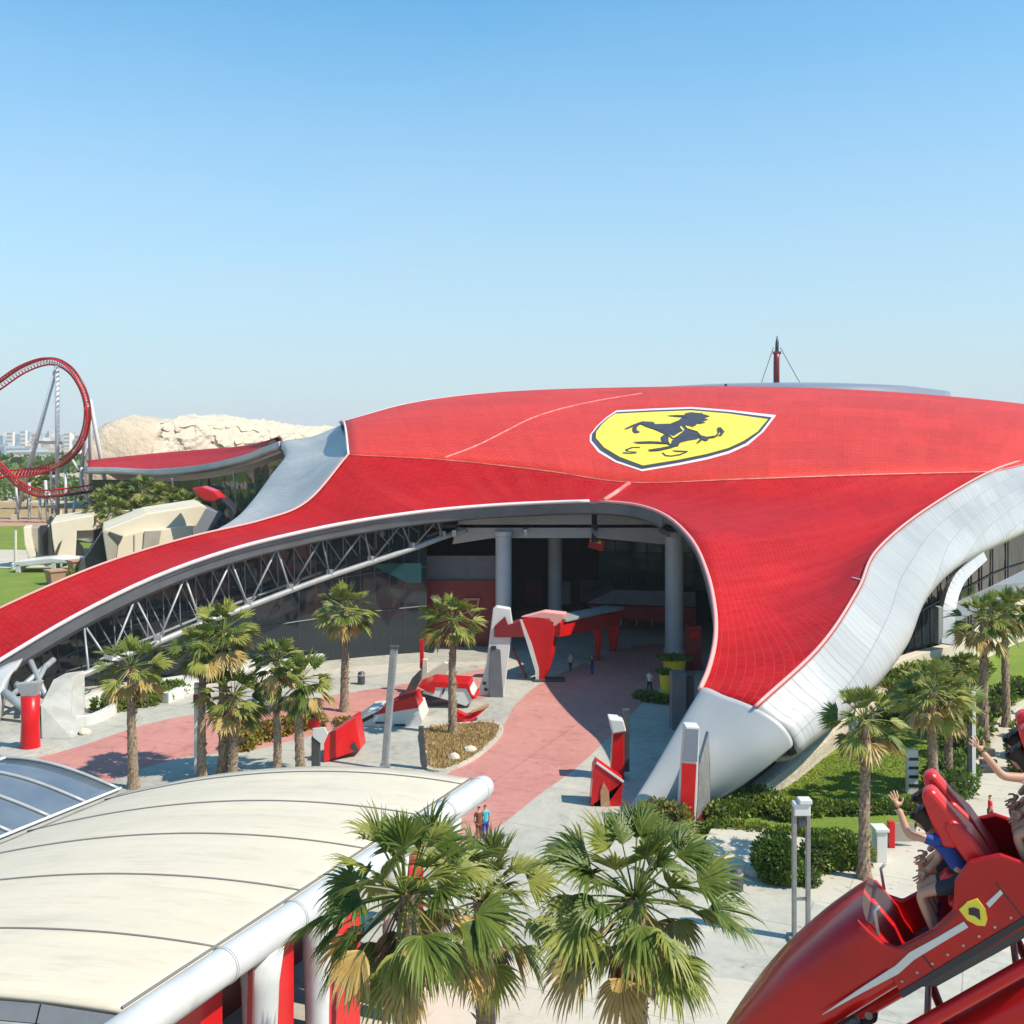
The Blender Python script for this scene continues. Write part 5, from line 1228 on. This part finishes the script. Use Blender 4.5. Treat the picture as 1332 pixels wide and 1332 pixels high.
# low wheeled blue thing by the planter: a parked cart
t = empty('garden_cart', G(122, 740), 'small dark blue covered cart parked between the two cream pavilions', 'cart'); Y = 152
pp('body', [(106, 730), (112, 720), (132, 716), (136, 730), (134, 738), (108, 738)], Y-3, 3, M['screen'], .2); pp('cover', [(116, 718), (124, 712), (131, 716), (122, 724)], Y-3.2, 2, M['blueglass'], .1)
for x in (112, 130):
    c = W(x, 738, Y-3); MB().tube([c+V((0, -.2, 0)), c+V((0, .3, 0))], .5, 14).build('wheel', M['tyre'], t)
# yellow lamp posts on the lawn
for i, (x, tp, b, l) in enumerate(((20, 690, 740, 'pale yellow post standing on the near lawn edge at far left'),)):
    g0 = G(x, b); h = CH-(tp-HZ)*g0.y/F; t = empty('lawn_post', g0, l, 'post')
    MB().tube([g0, g0+V((0, 0, h))], .22, 8).build('pole', M['cream'], t); MB().lathe(tuple(g0), [(.7, 0), (.6, .8), (.3, 1.0)], 12).build('base', M['white'], t)

# ---------------------------------------------------------------- roller coaster loop
co = empty('roller_coaster', G(60, 675), 'red looping roller coaster track on white steel supports at the far left', 'roller coaster')
def coaster_track(px, sub, w, wdir=V((0, 1, 0)), inward=None, name='track'):
    pts = spline([W(*p) for p in px], sub); n = len(pts)
    L = []; Rr = []; Sp = []
    c = sum(pts, V((0, 0, 0)))/n if inward is None else inward
    for i, p in enumerate(pts):
        d = (pts[min(i+1, n-1)]-pts[max(i-1, 0)]).normalized()
        nn = (p-c); nn -= d*nn.dot(d); nn.normalize(); bb = d.cross(nn).normalized()
        wv = (bb*.75+nn*.66).normalized(); dn = d.cross(wv).normalized()
        if dn.dot(nn) < 0: dn = -dn
        L.append(p+wv*w/2); Rr.append(p-wv*w/2); Sp.append(p+dn*1.0)
    MB().tube(L, .21, 6).build('rail', M['redpaint'], co, smooth=True); MB().tube(Rr, .21, 6).build('rail', M['redpaint'], co, smooth=True)
    MB().tube(Sp, .32, 8).build('spine', M['darkred'], co, smooth=True)
    mb = MB()
    for i in range(0, n, 1):
        vis = -10 < 666+pts[i].x*F/pts[i].y and TIES[0] < 100
        m1_ = MB() if vis else mb
        m1_.tube([L[i], Sp[i], Rr[i], L[i]], .10, 4)
        if vis: TIES[0] += 1; m1_.build('tie', M['redpaint'], co)
    if mb.v: tag(mb.build('ties', M['redtrim'], co), kind='stuff')
TIES = [0]
coaster_track([(-75, 575, 262), (-58, 545, 261), (-30, 522, 260), (0, 500, 259), (30, 480, 258), (62, 470, 257), (86, 479, 256), (103, 502, 255), (111, 530, 255), (109, 558, 256), (99, 582, 257), (80, 600, 258), (50, 612, 259), (15, 616, 260), (-30, 614, 262), (-90, 606, 264)], 8, 2.3, inward=W(40, 548, 258))
coaster_track([(-90, 520, 252), (-45, 570, 252), (0, 604, 251), (28, 630, 250), (52, 641, 250), (80, 640, 250), (108, 637, 252), (140, 632, 258), (190, 634, 264), (240, 640, 266)], 7, 2.2, inward=W(40, 400, 250))
coaster_track([(-60, 640, 262), (0, 618, 262), (40, 612, 262), (75, 612, 262)], 6, 1.5, inward=W(20, 300, 262))
def sup(a, b, r=.50, n=10):
    MB().tube([W(*a), W(*b)], r, n).build('support', M['pipe'], co, smooth=True)
sup((74, 476, 257), (20, 674, 264)); sup((74, 476, 257), (75, 668, 260)); sup((45, 575, 260), (80, 576, 259), .35)
sup((117, 520, 256), (142, 656, 262)); sup((117, 520, 256), (118, 655, 268)); sup((117, 520, 256), (106, 608, 258), .36)
MB().tube(spline([W(106, 608, 258), W(106, 628, 258), W(112, 645, 257), (W(126, 668, 256))], 5), .40, 10).build('support', M['pipe'], co, smooth=True)
sup((94, 598, 258), (102, 612, 258), .3); sup((59, 625, 252), (62, 677, 250), .38); sup((62, 640, 250), (77, 674, 252), .36)
sup((85, 612, 259), (86, 672, 258), .34); sup((100, 637, 252), (94, 676, 250), .34); sup((52, 645, 250), (52, 676, 250), .34); sup((74, 615, 260), (73, 650, 260), .3); sup((113, 640, 254), (114, 672, 256), .3)
sup((38, 628, 252), (38, 676, 250), .3); sup((20, 624, 252), (24, 676, 252), .3); sup((130, 632, 256), (132, 672, 258), .34); sup((66, 612, 259), (68, 668, 262), .3)
sup((112, 533, 255), (117, 520, 256), .5)
for x, y in ((20, 676), (75, 670), (62, 678), (77, 676), (94, 678)):
    g0 = G(x, y); MB().box(g0+V((0, 0, .6)), (1.6, 1.6, 1.2)).build('footing', M['cream'], co)

# ---------------------------------------------------------------- crumpled sand-coloured building
bg = empty('sand_building', (W(280, 600, 320).x, 320, 0), 'big rounded sand-coloured building with crumpled cladding behind the left roof wing', 'building')
sec = [(132, 566, 300), (140, 553, 300), (165, 542, 302), (200, 547, 305), (236, 543, 312), (275, 543, 320), (320, 548, 332), (360, 553, 345), (400, 557, 360), (450, 559, 375), (520, 560, 395)]
rows = []
for k, (zf, dy) in enumerate(((0, -2), (.55, -3.5), (.88, 0), (1.0, 9), (1.0, 30), (.8, 42), (0, 44))):
    rr = []
    for (x, y, Y) in sec:
        top = W(x, y, Y+9); rr.append(V((top.x, Y+dy, top.z*zf)))
    rows.append(rr)
P, U = patch(rows, 14, 7)
q = random.Random(9)
for i, r in enumerate(P):
    for j, p in enumerate(r):
        nz = mn.noise(V((p.x*.16, p.y*.12, p.z*.35)))*1.6+mn.noise(V((p.x*.45, p.y*.4, p.z*.7)))*1.7
        if j > 48: p.y += nz*1.5; p.z += nz*.7*(1 if p.z > 2 else 0)
        else: p.z += nz*.25*(1 if p.z > 2 else 0)
split = 52
MB().grid([r[:split+1] for r in P]).build('shell', M['rockshade'], bg, smooth=True)
MB().grid([r[split:] for r in P]).build('crumpled_shell', M['rock'], bg, smooth=False)
MB().add([r[0] for r in P[:30]], [list(range(30))]) 
for x, y, w in ((238, 546, 12), (297, 549, 12), (352, 554, 14), (275, 545, 5)):
    c = W(x, y-.5, 322+(x-238)*.2); MB().lathe((0, 0, 0), [(1, 0), (.9, .4), (.5, .8), (.05, 1)], 18).build('roof_light', M['darkgrey'], bg, smooth=True)
    o = bpy.context.scene.collection.objects[-1]; o.location = c-wloc(bg)+V((0, -4, -.8)); o.scale = (w*.22, 3, 1.7)
# ---------------------------------------------------------------- distant city
q = random.Random(21)
def tower(x, Y, w, top, m, label, grp, dep=None):
    c = W(x, HZ, Y); h = CH+(HZ-top)*Y/F; wd = w*Y/F; dp = dep or wd*.8
    t = empty('city_building', (c.x, Y, 0), label, 'building', grp)
    MB().box((c.x, Y, h/2), (wd, dp, h)).build('wall', m, t)
    MB().box((c.x+wd*.2, Y, h+.9), (wd*.3, dp*.3, 1.8)).build('roof', M['cityB'], t)
    mb = MB(); nf = max(2, min(8, int(h/5)))
    for k in range(nf): mb.box((c.x, Y-dp/2-.1, h*(k+.6)/nf), (wd*.86, .3, h/nf*.32))
    mb.build('window', M['citywin'], t)
GC = 'larger buildings of the far-off city'
far = [(6, 900, 22, 580, 'cityC', 'long low blue-grey warehouse at the far left below the skyline', 30), (34, 860, 30, 583, 'cityC', 'wide pale blue shed behind the coaster loop', 30), (60, 820, 90, 586, 'cityA', 'long white wall-like building under the coaster loop', 16),
       (14, 1500, 8, 562, 'cityA', 'white tower block at far left on the skyline', None), (31, 1450, 7, 560, 'cityA', 'tallest white skyline block inside the coaster loop', None), (47, 1500, 9, 564, 'cityB', 'beige skyline block inside the coaster loop', None),
       (88, 1400, 8, 563, 'cityA', 'white skyline block just inside the loop support', None), (104, 1300, 9, 566, 'cityB', 'beige skyline block against the right side of the loop', None), (126, 1350, 8, 565, 'cityA', 'white skyline block left of the sand building', None), (128, 900, 12, 580, 'cityC', 'low blue-grey building beside the sand building', None)]
for x, Y, w, top, m, l, dp in far: tower(x, Y, w, top, M[m], l, GC, dp)
mb = MB(); mw = MB()
for i in range(900):
    Y = 1500+q.random()**.7*2600; x = q.uniform(-260, 560) if i % 3 else q.uniform(-120, 200); w = q.uniform(3, 12)*Y/F*.8; c = W(x, HZ, Y)
    h = q.uniform(8, 20)+(18*q.random()**4); mi = q.choice([0, 0, 0, 1, 1, 2])
    mb.box((c.x, Y, h/2), (w, w*q.uniform(.5, 1.2), h), rz=q.uniform(-.4, .4), mi=mi)
    mb.box((c.x, Y-w*.6, h*.6), (w*.7, .5, h*.12), mi=3)
tag(mb.build('distant_city', [M['cityA'], M['cityB'], M['cityC'], M['citywin']]), kind='stuff')
mb = MB()
for i in range(900):
    x = q.uniform(-250, 260); Y = q.choice([q.uniform(560, 760), q.uniform(330, 480)]); c = W(x, HZ, Y); r = q.uniform(2, 5) if Y > 500 else q.uniform(1.2, 2.6)
    for k in range(14):
        v = V((q.gauss(0, 1), q.gauss(0, 1), q.gauss(0, .7))).normalized()*r; p = V((c.x, Y, r*.8))+v
        if p.z < 0: p.z = .2
        d = V((q.gauss(0, 1), q.gauss(0, 1), q.gauss(0, 1))).normalized()*r*.6; s = d.cross(V((q.gauss(0, 1), 1, q.gauss(0, 1)))).normalized()*r*.35
        mb.add([p-d, p+s, p+d, p-s], [(0, 1, 2, 3)])
tag(mb.build('distant_treeline', [M['bushD']], fixn=False), kind='stuff')

# ================================================================= COASTER TRAIN (near right)
PIT = R(39); YAW = R(22); O = W(1212, 1165, 11.2)
def L3(f, y, u):                         # forward, outward (towards the camera +), up
    c, s = math.cos(PIT), math.sin(PIT)
    X, Y_ = -f*c-u*s, -y; cy, sy = math.cos(YAW), math.sin(YAW)
    return V((O.x+X*cy-Y_*sy*-1, O.y-X*sy+Y_*cy, O.z-f*s+u*c))
def LB(mb, c, d, mi=0, rot=0):           # box in train axes
    f, y, u = c; hf, hy, hu = d[0]/2, d[1]/2, d[2]/2
    cr_, sr_ = math.cos(rot), math.sin(rot)
    vs = []
    for a in (-1, 1):
        for b in (-1, 1):
            for e in (-1, 1):
                df = a*hf; du = e*hu
                vs.append(L3(f+df*cr_-du*sr_, y+b*hy, u+df*sr_+du*cr_))
    mb.add(vs, [(0,1,3,2),(4,6,7,5),(0,4,5,1),(2,3,7,6),(0,2,6,4),(1,5,7,3)], mi); return mb
def LP(prof, y0, y1):                    # prism: side profile in (f,u) extruded between y0 and y1
    return MB().prism([L3(f, y0, u) for f, u in prof], L3(0, y1, 0)-L3(0, y0, 0))
tr = empty('coaster_train', O, 'glossy red roller coaster car with pointed nose and riders, diving at the lower right', 'coaster train')
CW = .62                                  # half width; near side at y=0.05, far at -1.25
# nose and hood: lofted cross-sections
def ring(f, top, bot, yn, yf, rnd_=.12):
    ym = (yn+yf)/2; hw = (yn-yf)/2; um_ = (top+bot)/2; hu = (top-bot)/2; out_ = []
    for k in range(20):
        a = 2*math.pi*k/20; ca, sa = math.cos(a), math.sin(a); e = .55
        out_.append(L3(f, ym+hw*math.copysign(abs(ca)**e, ca), um_+hu*math.copysign(abs(sa)**e, sa)))
    return out_
ns = [(3.5, -.44, -.52, -.52, -.68), (3.2, -.28, -.64, -.36, -.84), (2.6, -.06, -.68, -.12, -1.08), (2.0, .10, -.68, .01, -1.2), (1.4, .19, -.67, .05, -1.25), (1.0, .22, -.66, .06, -1.26), (.74, .22, -.66, .06, -1.26)]
rg = [ring(f, t_, b_, a, c) for f, t_, b_, a, c in ns]
rg = [list(x) for x in zip(*[spline([r[k] for r in rg], 5) for k in range(20)])]
mb = MB(); n_ = 20; b0 = []
for r in rg: b0.append(len(mb.v)); mb.v += r
for a, b in zip(b0, b0[1:]):
    for j in range(n_): mb.f.append([a+j, a+(j+1) % n_, b+(j+1) % n_, b+j]); mb.m.append(0)
mb.f.append([b0[0]+j for j in range(n_)]); mb.m.append(0); mb.f.append([b0[-1]+j for j in range(n_)][::-1]); mb.m.append(0)
mb.build('nose', M['carred'], tr, smooth=True)
o = col.objects[-1]; md = o.modifiers.new('es', 'EDGE_SPLIT'); md.split_angle = R(50)
# side panels (sill drops for the doorway, rises to the back)
side = [(.80, .20), (.72, -.12), (.62, -.24), (.2, -.26), (-.10, -.20), (-.30, .02), (-.55, .12), (-.85, .02), (-1.0, -.18), (-1.25, -.26), (-1.7, -.2), (-1.9, .05), (-2.2, .1), (-2.35, -.1), (-2.35, -.62), (-1.9, -.70), (.9, -.66)]
LP(side, .06, .0).build('side_panel', M['carred'], tr, bevel=.03, seg=3)
LP(side, -1.20, -1.26).build('side_panel', M['carred'], tr, bevel=.03, seg=3)
LP([(.8, -.60), (-2.3, -.62), (-2.3, -.68), (.8, -.66)], 0, -1.2).build('floor', M['darkgrey'], tr)
LP([(-2.25, .0), (-2.35, .0), (-2.35, -.62), (-2.25, -.62)], 0, -1.2).build('rear_panel', M['carred'], tr)
LP([(.86, .10), (.72, .10), (.70, -.25), (.78, -.60), (.86, -.60)], .02, -1.22).build('dash', M['redpaint'], tr, bevel=.03)
# white stripe and shield emblem
stripe = [(1.75, -.42), (1.2, -.385), (.75, -.37), (.55, -.33), (.2, -.34), (-.12, -.34), (-.12, -.405), (.2, -.405), (.55, -.41), (.78, -.45), (1.25, -.43)]
LP(stripe, .075, .055).build('stripe', M['white'], tr)
LP([(-.42, -.30), (-.62, -.26), (-.62, -.30), (-.42, -.35)], .075, .055).build('stripe', M['white'], tr)
shp = [(-.16, -.22), (-.27, -.20), (-.38, -.22), (-.38, -.34), (-.33, -.43), (-.27, -.47), (-.21, -.43), (-.16, -.34)]
em = LP(shp, .085, .055).build('shield_emblem', M['yellow'], tr)
LP([(-.21, -.30), (-.25, -.25), (-.30, -.27), (-.33, -.31), (-.30, -.36), (-.27, -.40), (-.25, -.34)], .092, .08).build('horse_mark', M['black'], em)
LP([(.9, -.60), (-2.3, -.56), (-2.3, -.63), (.9, -.67)], .072, .055).build('lower_strip', M['black'], tr)
for f0 in (.46, -.62, -1.32, -1.85): LP([(f0, -.18 if f0 < .4 else -.28), (f0-.012, -.18 if f0 < .4 else -.28), (f0-.012, -.62), (f0, -.62)], .066, .055).build('panel_joint', M['black'], tr)
for k in range(16):
    f0 = .8-.19*k; c = L3(f0, .062, -.53); MB().tube([c, L3(f0, .072, -.53)], .013, 8).build('bolt', M['steel'], tr)
LP([(.60, -.26), (.16, -.28), (-.12, -.22), (-.12, -.255), (.16, -.315), (.60, -.295)], .07, .055).build('sill_strip', M['darkred'], tr)
for y_ in (.0, -1.2): MB().tube([L3(.72, y_, -.05), L3(.60, y_, .16), L3(.52, y_, .18)], .018, 8).build('grab_rail', M['steel'], tr, smooth=True)
# seats
def seat(f0, y0, lab=None):
    s = LP([(f0+.18, -.30), (f0-.28, -.33), (f0-.30, -.22), (f0+.2, -.16)], y0+.22, y0-.22).build('seat', M['red_cloth'], tr, bevel=.04, seg=3)
    LP([(f0-.22, -.3), (f0-.24, .30), (f0-.28, .50), (f0-.42, .50), (f0-.46, .25), (f0-.42, -.3)], y0+.24, y0-.24).build('backrest', M['red_cloth'], s, bevel=.06, seg=3)
    LP([(f0-.12, .30), (f0-.22, .66), (f0-.30, .86), (f0-.44, .84), (f0-.46, .3), (f0-.26, .2)], y0+.20, y0-.06).build('headrest', M['red_cloth'], s, bevel=.06, seg=3)
    LP([(f0-.16, .28), (f0-.28, .70), (f0-.36, .74), (f0-.44, .3)], y0-.06, y0-.20).build('headrest', M['darkred'], s, bevel=.05, seg=3)
    LP([(f0+.12, -.14), (f0+.16, .02), (f0+.02, .06), (f0-.08, -.02)], y0+.12, y0-.12).build('lap_bar', M['redpaint'], s, bevel=.04, seg=3)
    return s
for f0 in (-.25, -1.45):
    for y0 in (-.30, -.90): seat(f0, y0)
# chassis and wheel bogies
LP([(.9, -.67), (-2.3, -.71), (-2.2, -.86), (.6, -.82)], -.15, -1.05).build('chassis', M['darkgrey'], tr, bevel=.02)
for f0 in (1.75, -1.0, -2.2):
    for y0 in (-.02, -1.18):
        b_ = LB(MB(), (f0, y0, -.78), (.55, .12, .34)).build('bogie', M['darkgrey'], tr, bevel=.03)
        for df, du, r in ((-.2, -.82, .15), (.2, -.82, .15), (0, -1.06, .10)):
            MB().tube([L3(f0+df, y0+.10, du), L3(f0+df, y0-.06, du)], r, 20).build('wheel', M['tyre'], b_, smooth=False)
            MB().tube([L3(f0+df, y0+.115, du), L3(f0+df, y0+.09, du)], r*.45, 14).build('wheel', M['steel'], b_)
# track of the near coaster
nt_ = empty('coaster_track', L3(0, -.6, -1.2), 'red coaster rails and spine passing under the near train at the lower right', 'roller coaster track')
f_all = [(-16+.8*i) for i in range(40)]
for y0 in (-.06, -1.14): MB().tube([L3(-16, y0, -1.02), L3(16, y0, -1.02)], .075, 12).build('rail', M['redpaint'], nt_, smooth=True)
MB().tube([L3(-16, -.6, -1.55), L3(16, -.6, -1.55)], .26, 20).build('spine', M['redpaint'], nt_, smooth=True)
for f0 in [-15.6+1.1*k for k in range(28)]:
    mbt = MB(); mbt.tube([L3(f0, -.06, -1.02), L3(f0, -.6, -1.35), L3(f0, -1.14, -1.02)], .05, 8); mbt.tube([L3(f0, -.06, -1.04), L3(f0, -1.14, -1.04)], .035, 8)
    mbt.build('tie', M['darkred'], nt_)
for f0 in (9, -12):
    p = L3(f0, -.6, -1.6); MB().tube([p, V((p.x, p.y, 0))], .35, 16).build('support', M['pipe'], nt_, smooth=True)
# ---------------------------------------------------------------- riders
def rider(f0, y0, shirt, short, label, armL, armR, sleeve=None, hs=1.0):
    """seated rider; armL/armR: list of 3 offsets (elbow, wrist) in (f,y,u) from the seat"""
    base = L3(f0, y0, -.20); t = empty('person', base, label, 'person', 'riders in the coaster train')
    def q3(f, y, u): return L3(f0+f, y0+y, u)-base
    def fig(nm, J, Ed, Rd, mats, root=0, sub=2): return figure(nm, [tuple(q3(*j)) for j in J], Ed, Rd, mats, root=root, parent=t, sub=sub)
    J = [(-.10, 0, -.08), (-.13, 0, .12), (-.14, 0, .30), (-.13, 0, .41), (-.11, 0, .48), (-.09, 0, .56), (-.09, 0, .64),
         (-.13, .16, .38), armR[0], armR[1], (-.13, -.16, .38), armL[0], armL[1],
         (-.06, .10, -.09), (.40, .12, .02), (.52, .12, -.38), (.62, .12, -.42), (-.06, -.10, -.09), (.40, -.12, .03), (.50, -.12, -.38), (.60, -.12, -.42)]
    Ed = [(0,1),(1,2),(2,3),(3,4),(4,5),(5,6),(3,7),(7,8),(8,9),(3,10),(10,11),(11,12),(0,13),(13,14),(14,15),(15,16),(0,17),(17,18),(18,19),(19,20)]
    Rd = [(.13,.10),(.12,.09),(.14,.10),(.08,.06),.05,.085,.075,.055,.047,.034,.055,.047,.034,.08,.055,.04,.035,.08,.055,.04,.035]
    fig('body', J, Ed, Rd, [M['skin']])
    # hands: palm and five fingers each
    for el, wr in (armR, armL):
        el = V(q3(*el)); wr = V(q3(*wr)); d = (wr-el).normalized(); s = d.cross(V((0, 1, 0))); s = s.normalized() if s.length > .1 else V((1, 0, 0)); nrm = s.cross(d).normalized()
        hj = [wr, wr+d*.05, wr+d*.09]; he = [(0, 1), (1, 2)]; hr = [.026, (.038, .018), (.036, .016)]
        for k, (off, ln, sp) in enumerate(((-.032, .075, -.25), (-.011, .085, -.08), (.011, .08, .08), (.032, .062, .25))):
            b1 = wr+d*.095+s*off; dd = (d+s*sp).normalized(); i0 = len(hj)
            hj += [b1, b1+dd*ln*.5, b1+dd*ln*.8+nrm*.01, b1+dd*ln+nrm*.02]; he += [(2, i0), (i0, i0+1), (i0+1, i0+2), (i0+2, i0+3)]; hr += [.011, .010, .009, .008]
        i0 = len(hj); hj += [wr+d*.035-s*.045, wr+d*.065-s*.075, wr+d*.09-s*.085]; he += [(1, i0), (i0, i0+1), (i0+1, i0+2)]; hr += [.013, .011, .009]
        figure('hand', [tuple(p) for p in hj], he, hr, [M['skin']], parent=t, sub=1)
    sj = [(-.10, 0, -.10), (-.13, 0, .10), (-.14, 0, .28), (-.13, 0, .40), (-.13, .16, .37), (-.13, -.16, .37)]
    def mid(a, b, k=.55): return tuple(a[i]+(b[i]-a[i])*k for i in range(3))
    sj += [mid(sj[4], armR[0]), mid(sj[5], armL[0])]
    fig('shirt', sj, [(0,1),(1,2),(2,3),(3,4),(3,5),(4,6),(5,7)], [(.155,.12),(.145,.11),(.165,.12),(.09,.07),.068,.068,.06,.06], [shirt])
    fig('shorts', [(-.10, 0, -.10), (-.04, .10, -.10), (.26, .12, -.02), (-.04, -.10, -.10), (.26, -.12, -.01)], [(0,1),(1,2),(0,3),(3,4)], [(.14,.12),.10,.075,.10,.075], [short])
    fig('shoes', [(.50, .12, -.40), (.66, .12, -.45)], [(0, 1)], [.05, .04], [M['blue']]); fig('shoes', [(.48, -.12, -.40), (.64, -.12, -.45)], [(0, 1)], [.05, .04], [M['blue']])
    fig('hair', [(-.125, 0, .60), (-.12, 0, .67), (-.10, 0, .70), (-.15, 0, .52)], [(0,1),(1,2),(0,3)], [.098,.088,.07,.075], [M['hair']])
    # face: nose, eyes and mouth
    fig('nose', [(-.0, 0, .575), (.02, 0, .55)], [(0, 1)], [.012, .018], [M['skin']], sub=1)
    for sy in (.034, -.034):
        c = base+q3(-.012, sy, .585); bm = bmesh.new(); bmesh.ops.create_uvsphere(bm, u_segments=10, v_segments=8, radius=.013); me = bpy.data.meshes.new('eye'); bm.to_mesh(me); bm.free(); me.materials.append(M['black'])
        o = bpy.data.objects.new('eye', me); col.objects.link(o); o.parent = t; o.location = c-base
    fig('mouth', [(-.005, .02, .52), (-.005, -.02, .52)], [(0, 1)], [.008, .008], [M['darkred']], sub=1)
    return t
rider(-.25, -.30, M['blue'], M['shorts'], 'person in a blue shirt with one arm raised, front seat nearest the camera', ((.06, -.21, .12), (.24, -.13, .10)), ((.06, .26, .60), (-.02, .20, .86)))
rider(-.25, -.90, M['white'], M['shorts'], 'person in a pale shirt with hands on the lap, front row, far side', ((.06, -.21, .12), (.24, -.13, .10)), ((.06, .21, .12), (.24, .13, .10)))
rider(-1.45, -.30, M['pinkcloth'], M['shorts'], 'person in a pink shirt with one arm lifted, second row, nearest the camera', ((.06, -.21, .12), (.24, -.13, .10)), ((.10, .28, .60), (.10, .30, .90)))
rider(-1.45, -.90, M['blue'], M['shorts'], 'person in dark blue on the far side of the second row', ((.06, -.21, .12), (.24, -.13, .10)), ((.06, .21, .12), (.24, .13, .10)))

# ================================================================= LIGHT, SKY, CAMERA
SE, SA = R(50), R(112)                   # elevation; azimuth measured clockwise from +Y
sd = V((math.sin(SA)*math.cos(SE), math.cos(SA)*math.cos(SE), math.sin(SE)))
sun = bpy.data.lights.new('sun', 'SUN'); sun.energy = 5.0; sun.angle = R(.5); sun.color = (1, .92, .79)
so = bpy.data.objects.new('sun', sun); col.objects.link(so); so.rotation_euler = sd.to_track_quat('Z', 'Y').to_euler()
w = bpy.data.worlds.new('World'); sc.world = w; w.use_nodes = True; nt = w.node_tree; bgn = nt.nodes['Background']
sky = nt.nodes.new('ShaderNodeTexSky'); sky.sky_type = 'NISHITA'; sky.sun_disc = False; sky.sun_elevation = SE; sky.sun_rotation = SA
sky.air_density = 1.0; sky.dust_density = .2; sky.ozone_density = 8.0; sky.altitude = 0
# the hazy Gulf sky: Nishita tinted, fading to a pale milky band towards the horizon
tn = nt.nodes.new('ShaderNodeMix'); tn.data_type = 'RGBA'; tn.blend_type = 'MULTIPLY'; tn.inputs['Factor'].default_value = 1; tn.inputs['B'].default_value = (1.05, 2.0, 1.80, 1)
nt.links.new(sky.outputs[0], tn.inputs['A'])
geo = nt.nodes.new('ShaderNodeTexCoord'); sp = nt.nodes.new('ShaderNodeSeparateXYZ'); nt.links.new(geo.outputs['Generated'], sp.inputs[0])
mr = nt.nodes.new('ShaderNodeMapRange'); mr.inputs['From Min'].default_value = 0; mr.inputs['From Max'].default_value = .42; mr.inputs['To Min'].default_value = .96; mr.inputs['To Max'].default_value = 0
nt.links.new(sp.outputs['Z'], mr.inputs['Value'])
mx = nt.nodes.new('ShaderNodeMix'); mx.data_type = 'RGBA'; mx.inputs['B'].default_value = (5.15, 5.65, 6.15, 1)
cn = nt.nodes.new('ShaderNodeTexNoise'); cn.inputs['Scale'].default_value = 2.2; cn.inputs['Detail'].default_value = 6; cn.inputs['Distortion'].default_value = .8
cm_ = nt.nodes.new('ShaderNodeMapping'); cm_.inputs['Scale'].default_value = (1, 1, 5); nt.links.new(geo.outputs['Generated'], cm_.inputs[0]); nt.links.new(cm_.outputs[0], cn.inputs['Vector'])
cf = nt.nodes.new('ShaderNodeMath'); cf.operation = 'MULTIPLY_ADD'; cf.inputs[1].default_value = .16; nt.links.new(cn.outputs[0], cf.inputs[0]); nt.links.new(mr.outputs['Result'], cf.inputs[2])
cs = nt.nodes.new('ShaderNodeMath'); cs.operation = 'SUBTRACT'; cs.use_clamp = True; cs.inputs[1].default_value = .08; nt.links.new(cf.outputs[0], cs.inputs[0])
nt.links.new(cs.outputs[0], mx.inputs['Factor']); nt.links.new(tn.outputs['Result'], mx.inputs['A'])
nt.links.new(mx.outputs['Result'], bgn.inputs['Color']); bgn.inputs['Strength'].default_value = .10
cam = bpy.data.cameras.new('camera'); cob = bpy.data.objects.new('camera', cam); col.objects.link(cob); sc.camera = cob
cob.location = CAM; cob.rotation_euler = (R(90), 0, 0)
cam.sensor_width = 36; cam.lens = 36*F/1332; cam.shift_y = -(666-HZ)/1332; cam.clip_end = 30000; cam.clip_start = .1
sc.render.engine = 'CYCLES'; sc.render.resolution_x = 1024; sc.render.resolution_y = 1024
sc.view_settings.view_transform = 'Standard'; sc.view_settings.look = 'None'; sc.view_settings.gamma = 1; sc.view_settings.exposure = EXPO

hz = MB().box((0, 3500, 59), (9000, 8000, 122)).build('haze', [newmat('air')[0]])
hz.location = (0, 0, 0); hz.data.transform(Matrix.Translation((0, 3500-0, 0))) if False else None
m_ = hz.data.materials[0]; nt2 = m_.node_tree; nt2.nodes.remove(nt2.nodes['Principled BSDF'])
pv = nt2.nodes.new('ShaderNodeVolumePrincipled'); pv.inputs['Color'].default_value = (1, 1, 1, 1); pv.inputs['Density'].default_value = HAZE; pv.inputs['Anisotropy'].default_value = 0
nt2.links.new(pv.outputs[0], nt2.nodes['Material Output'].inputs['Volume'])
tag(hz, kind='stuff'); hz.display_type = 'WIRE'
hz.location = (0, 3500, -2)
if HAZE == 0: bpy.data.objects.remove(hz)
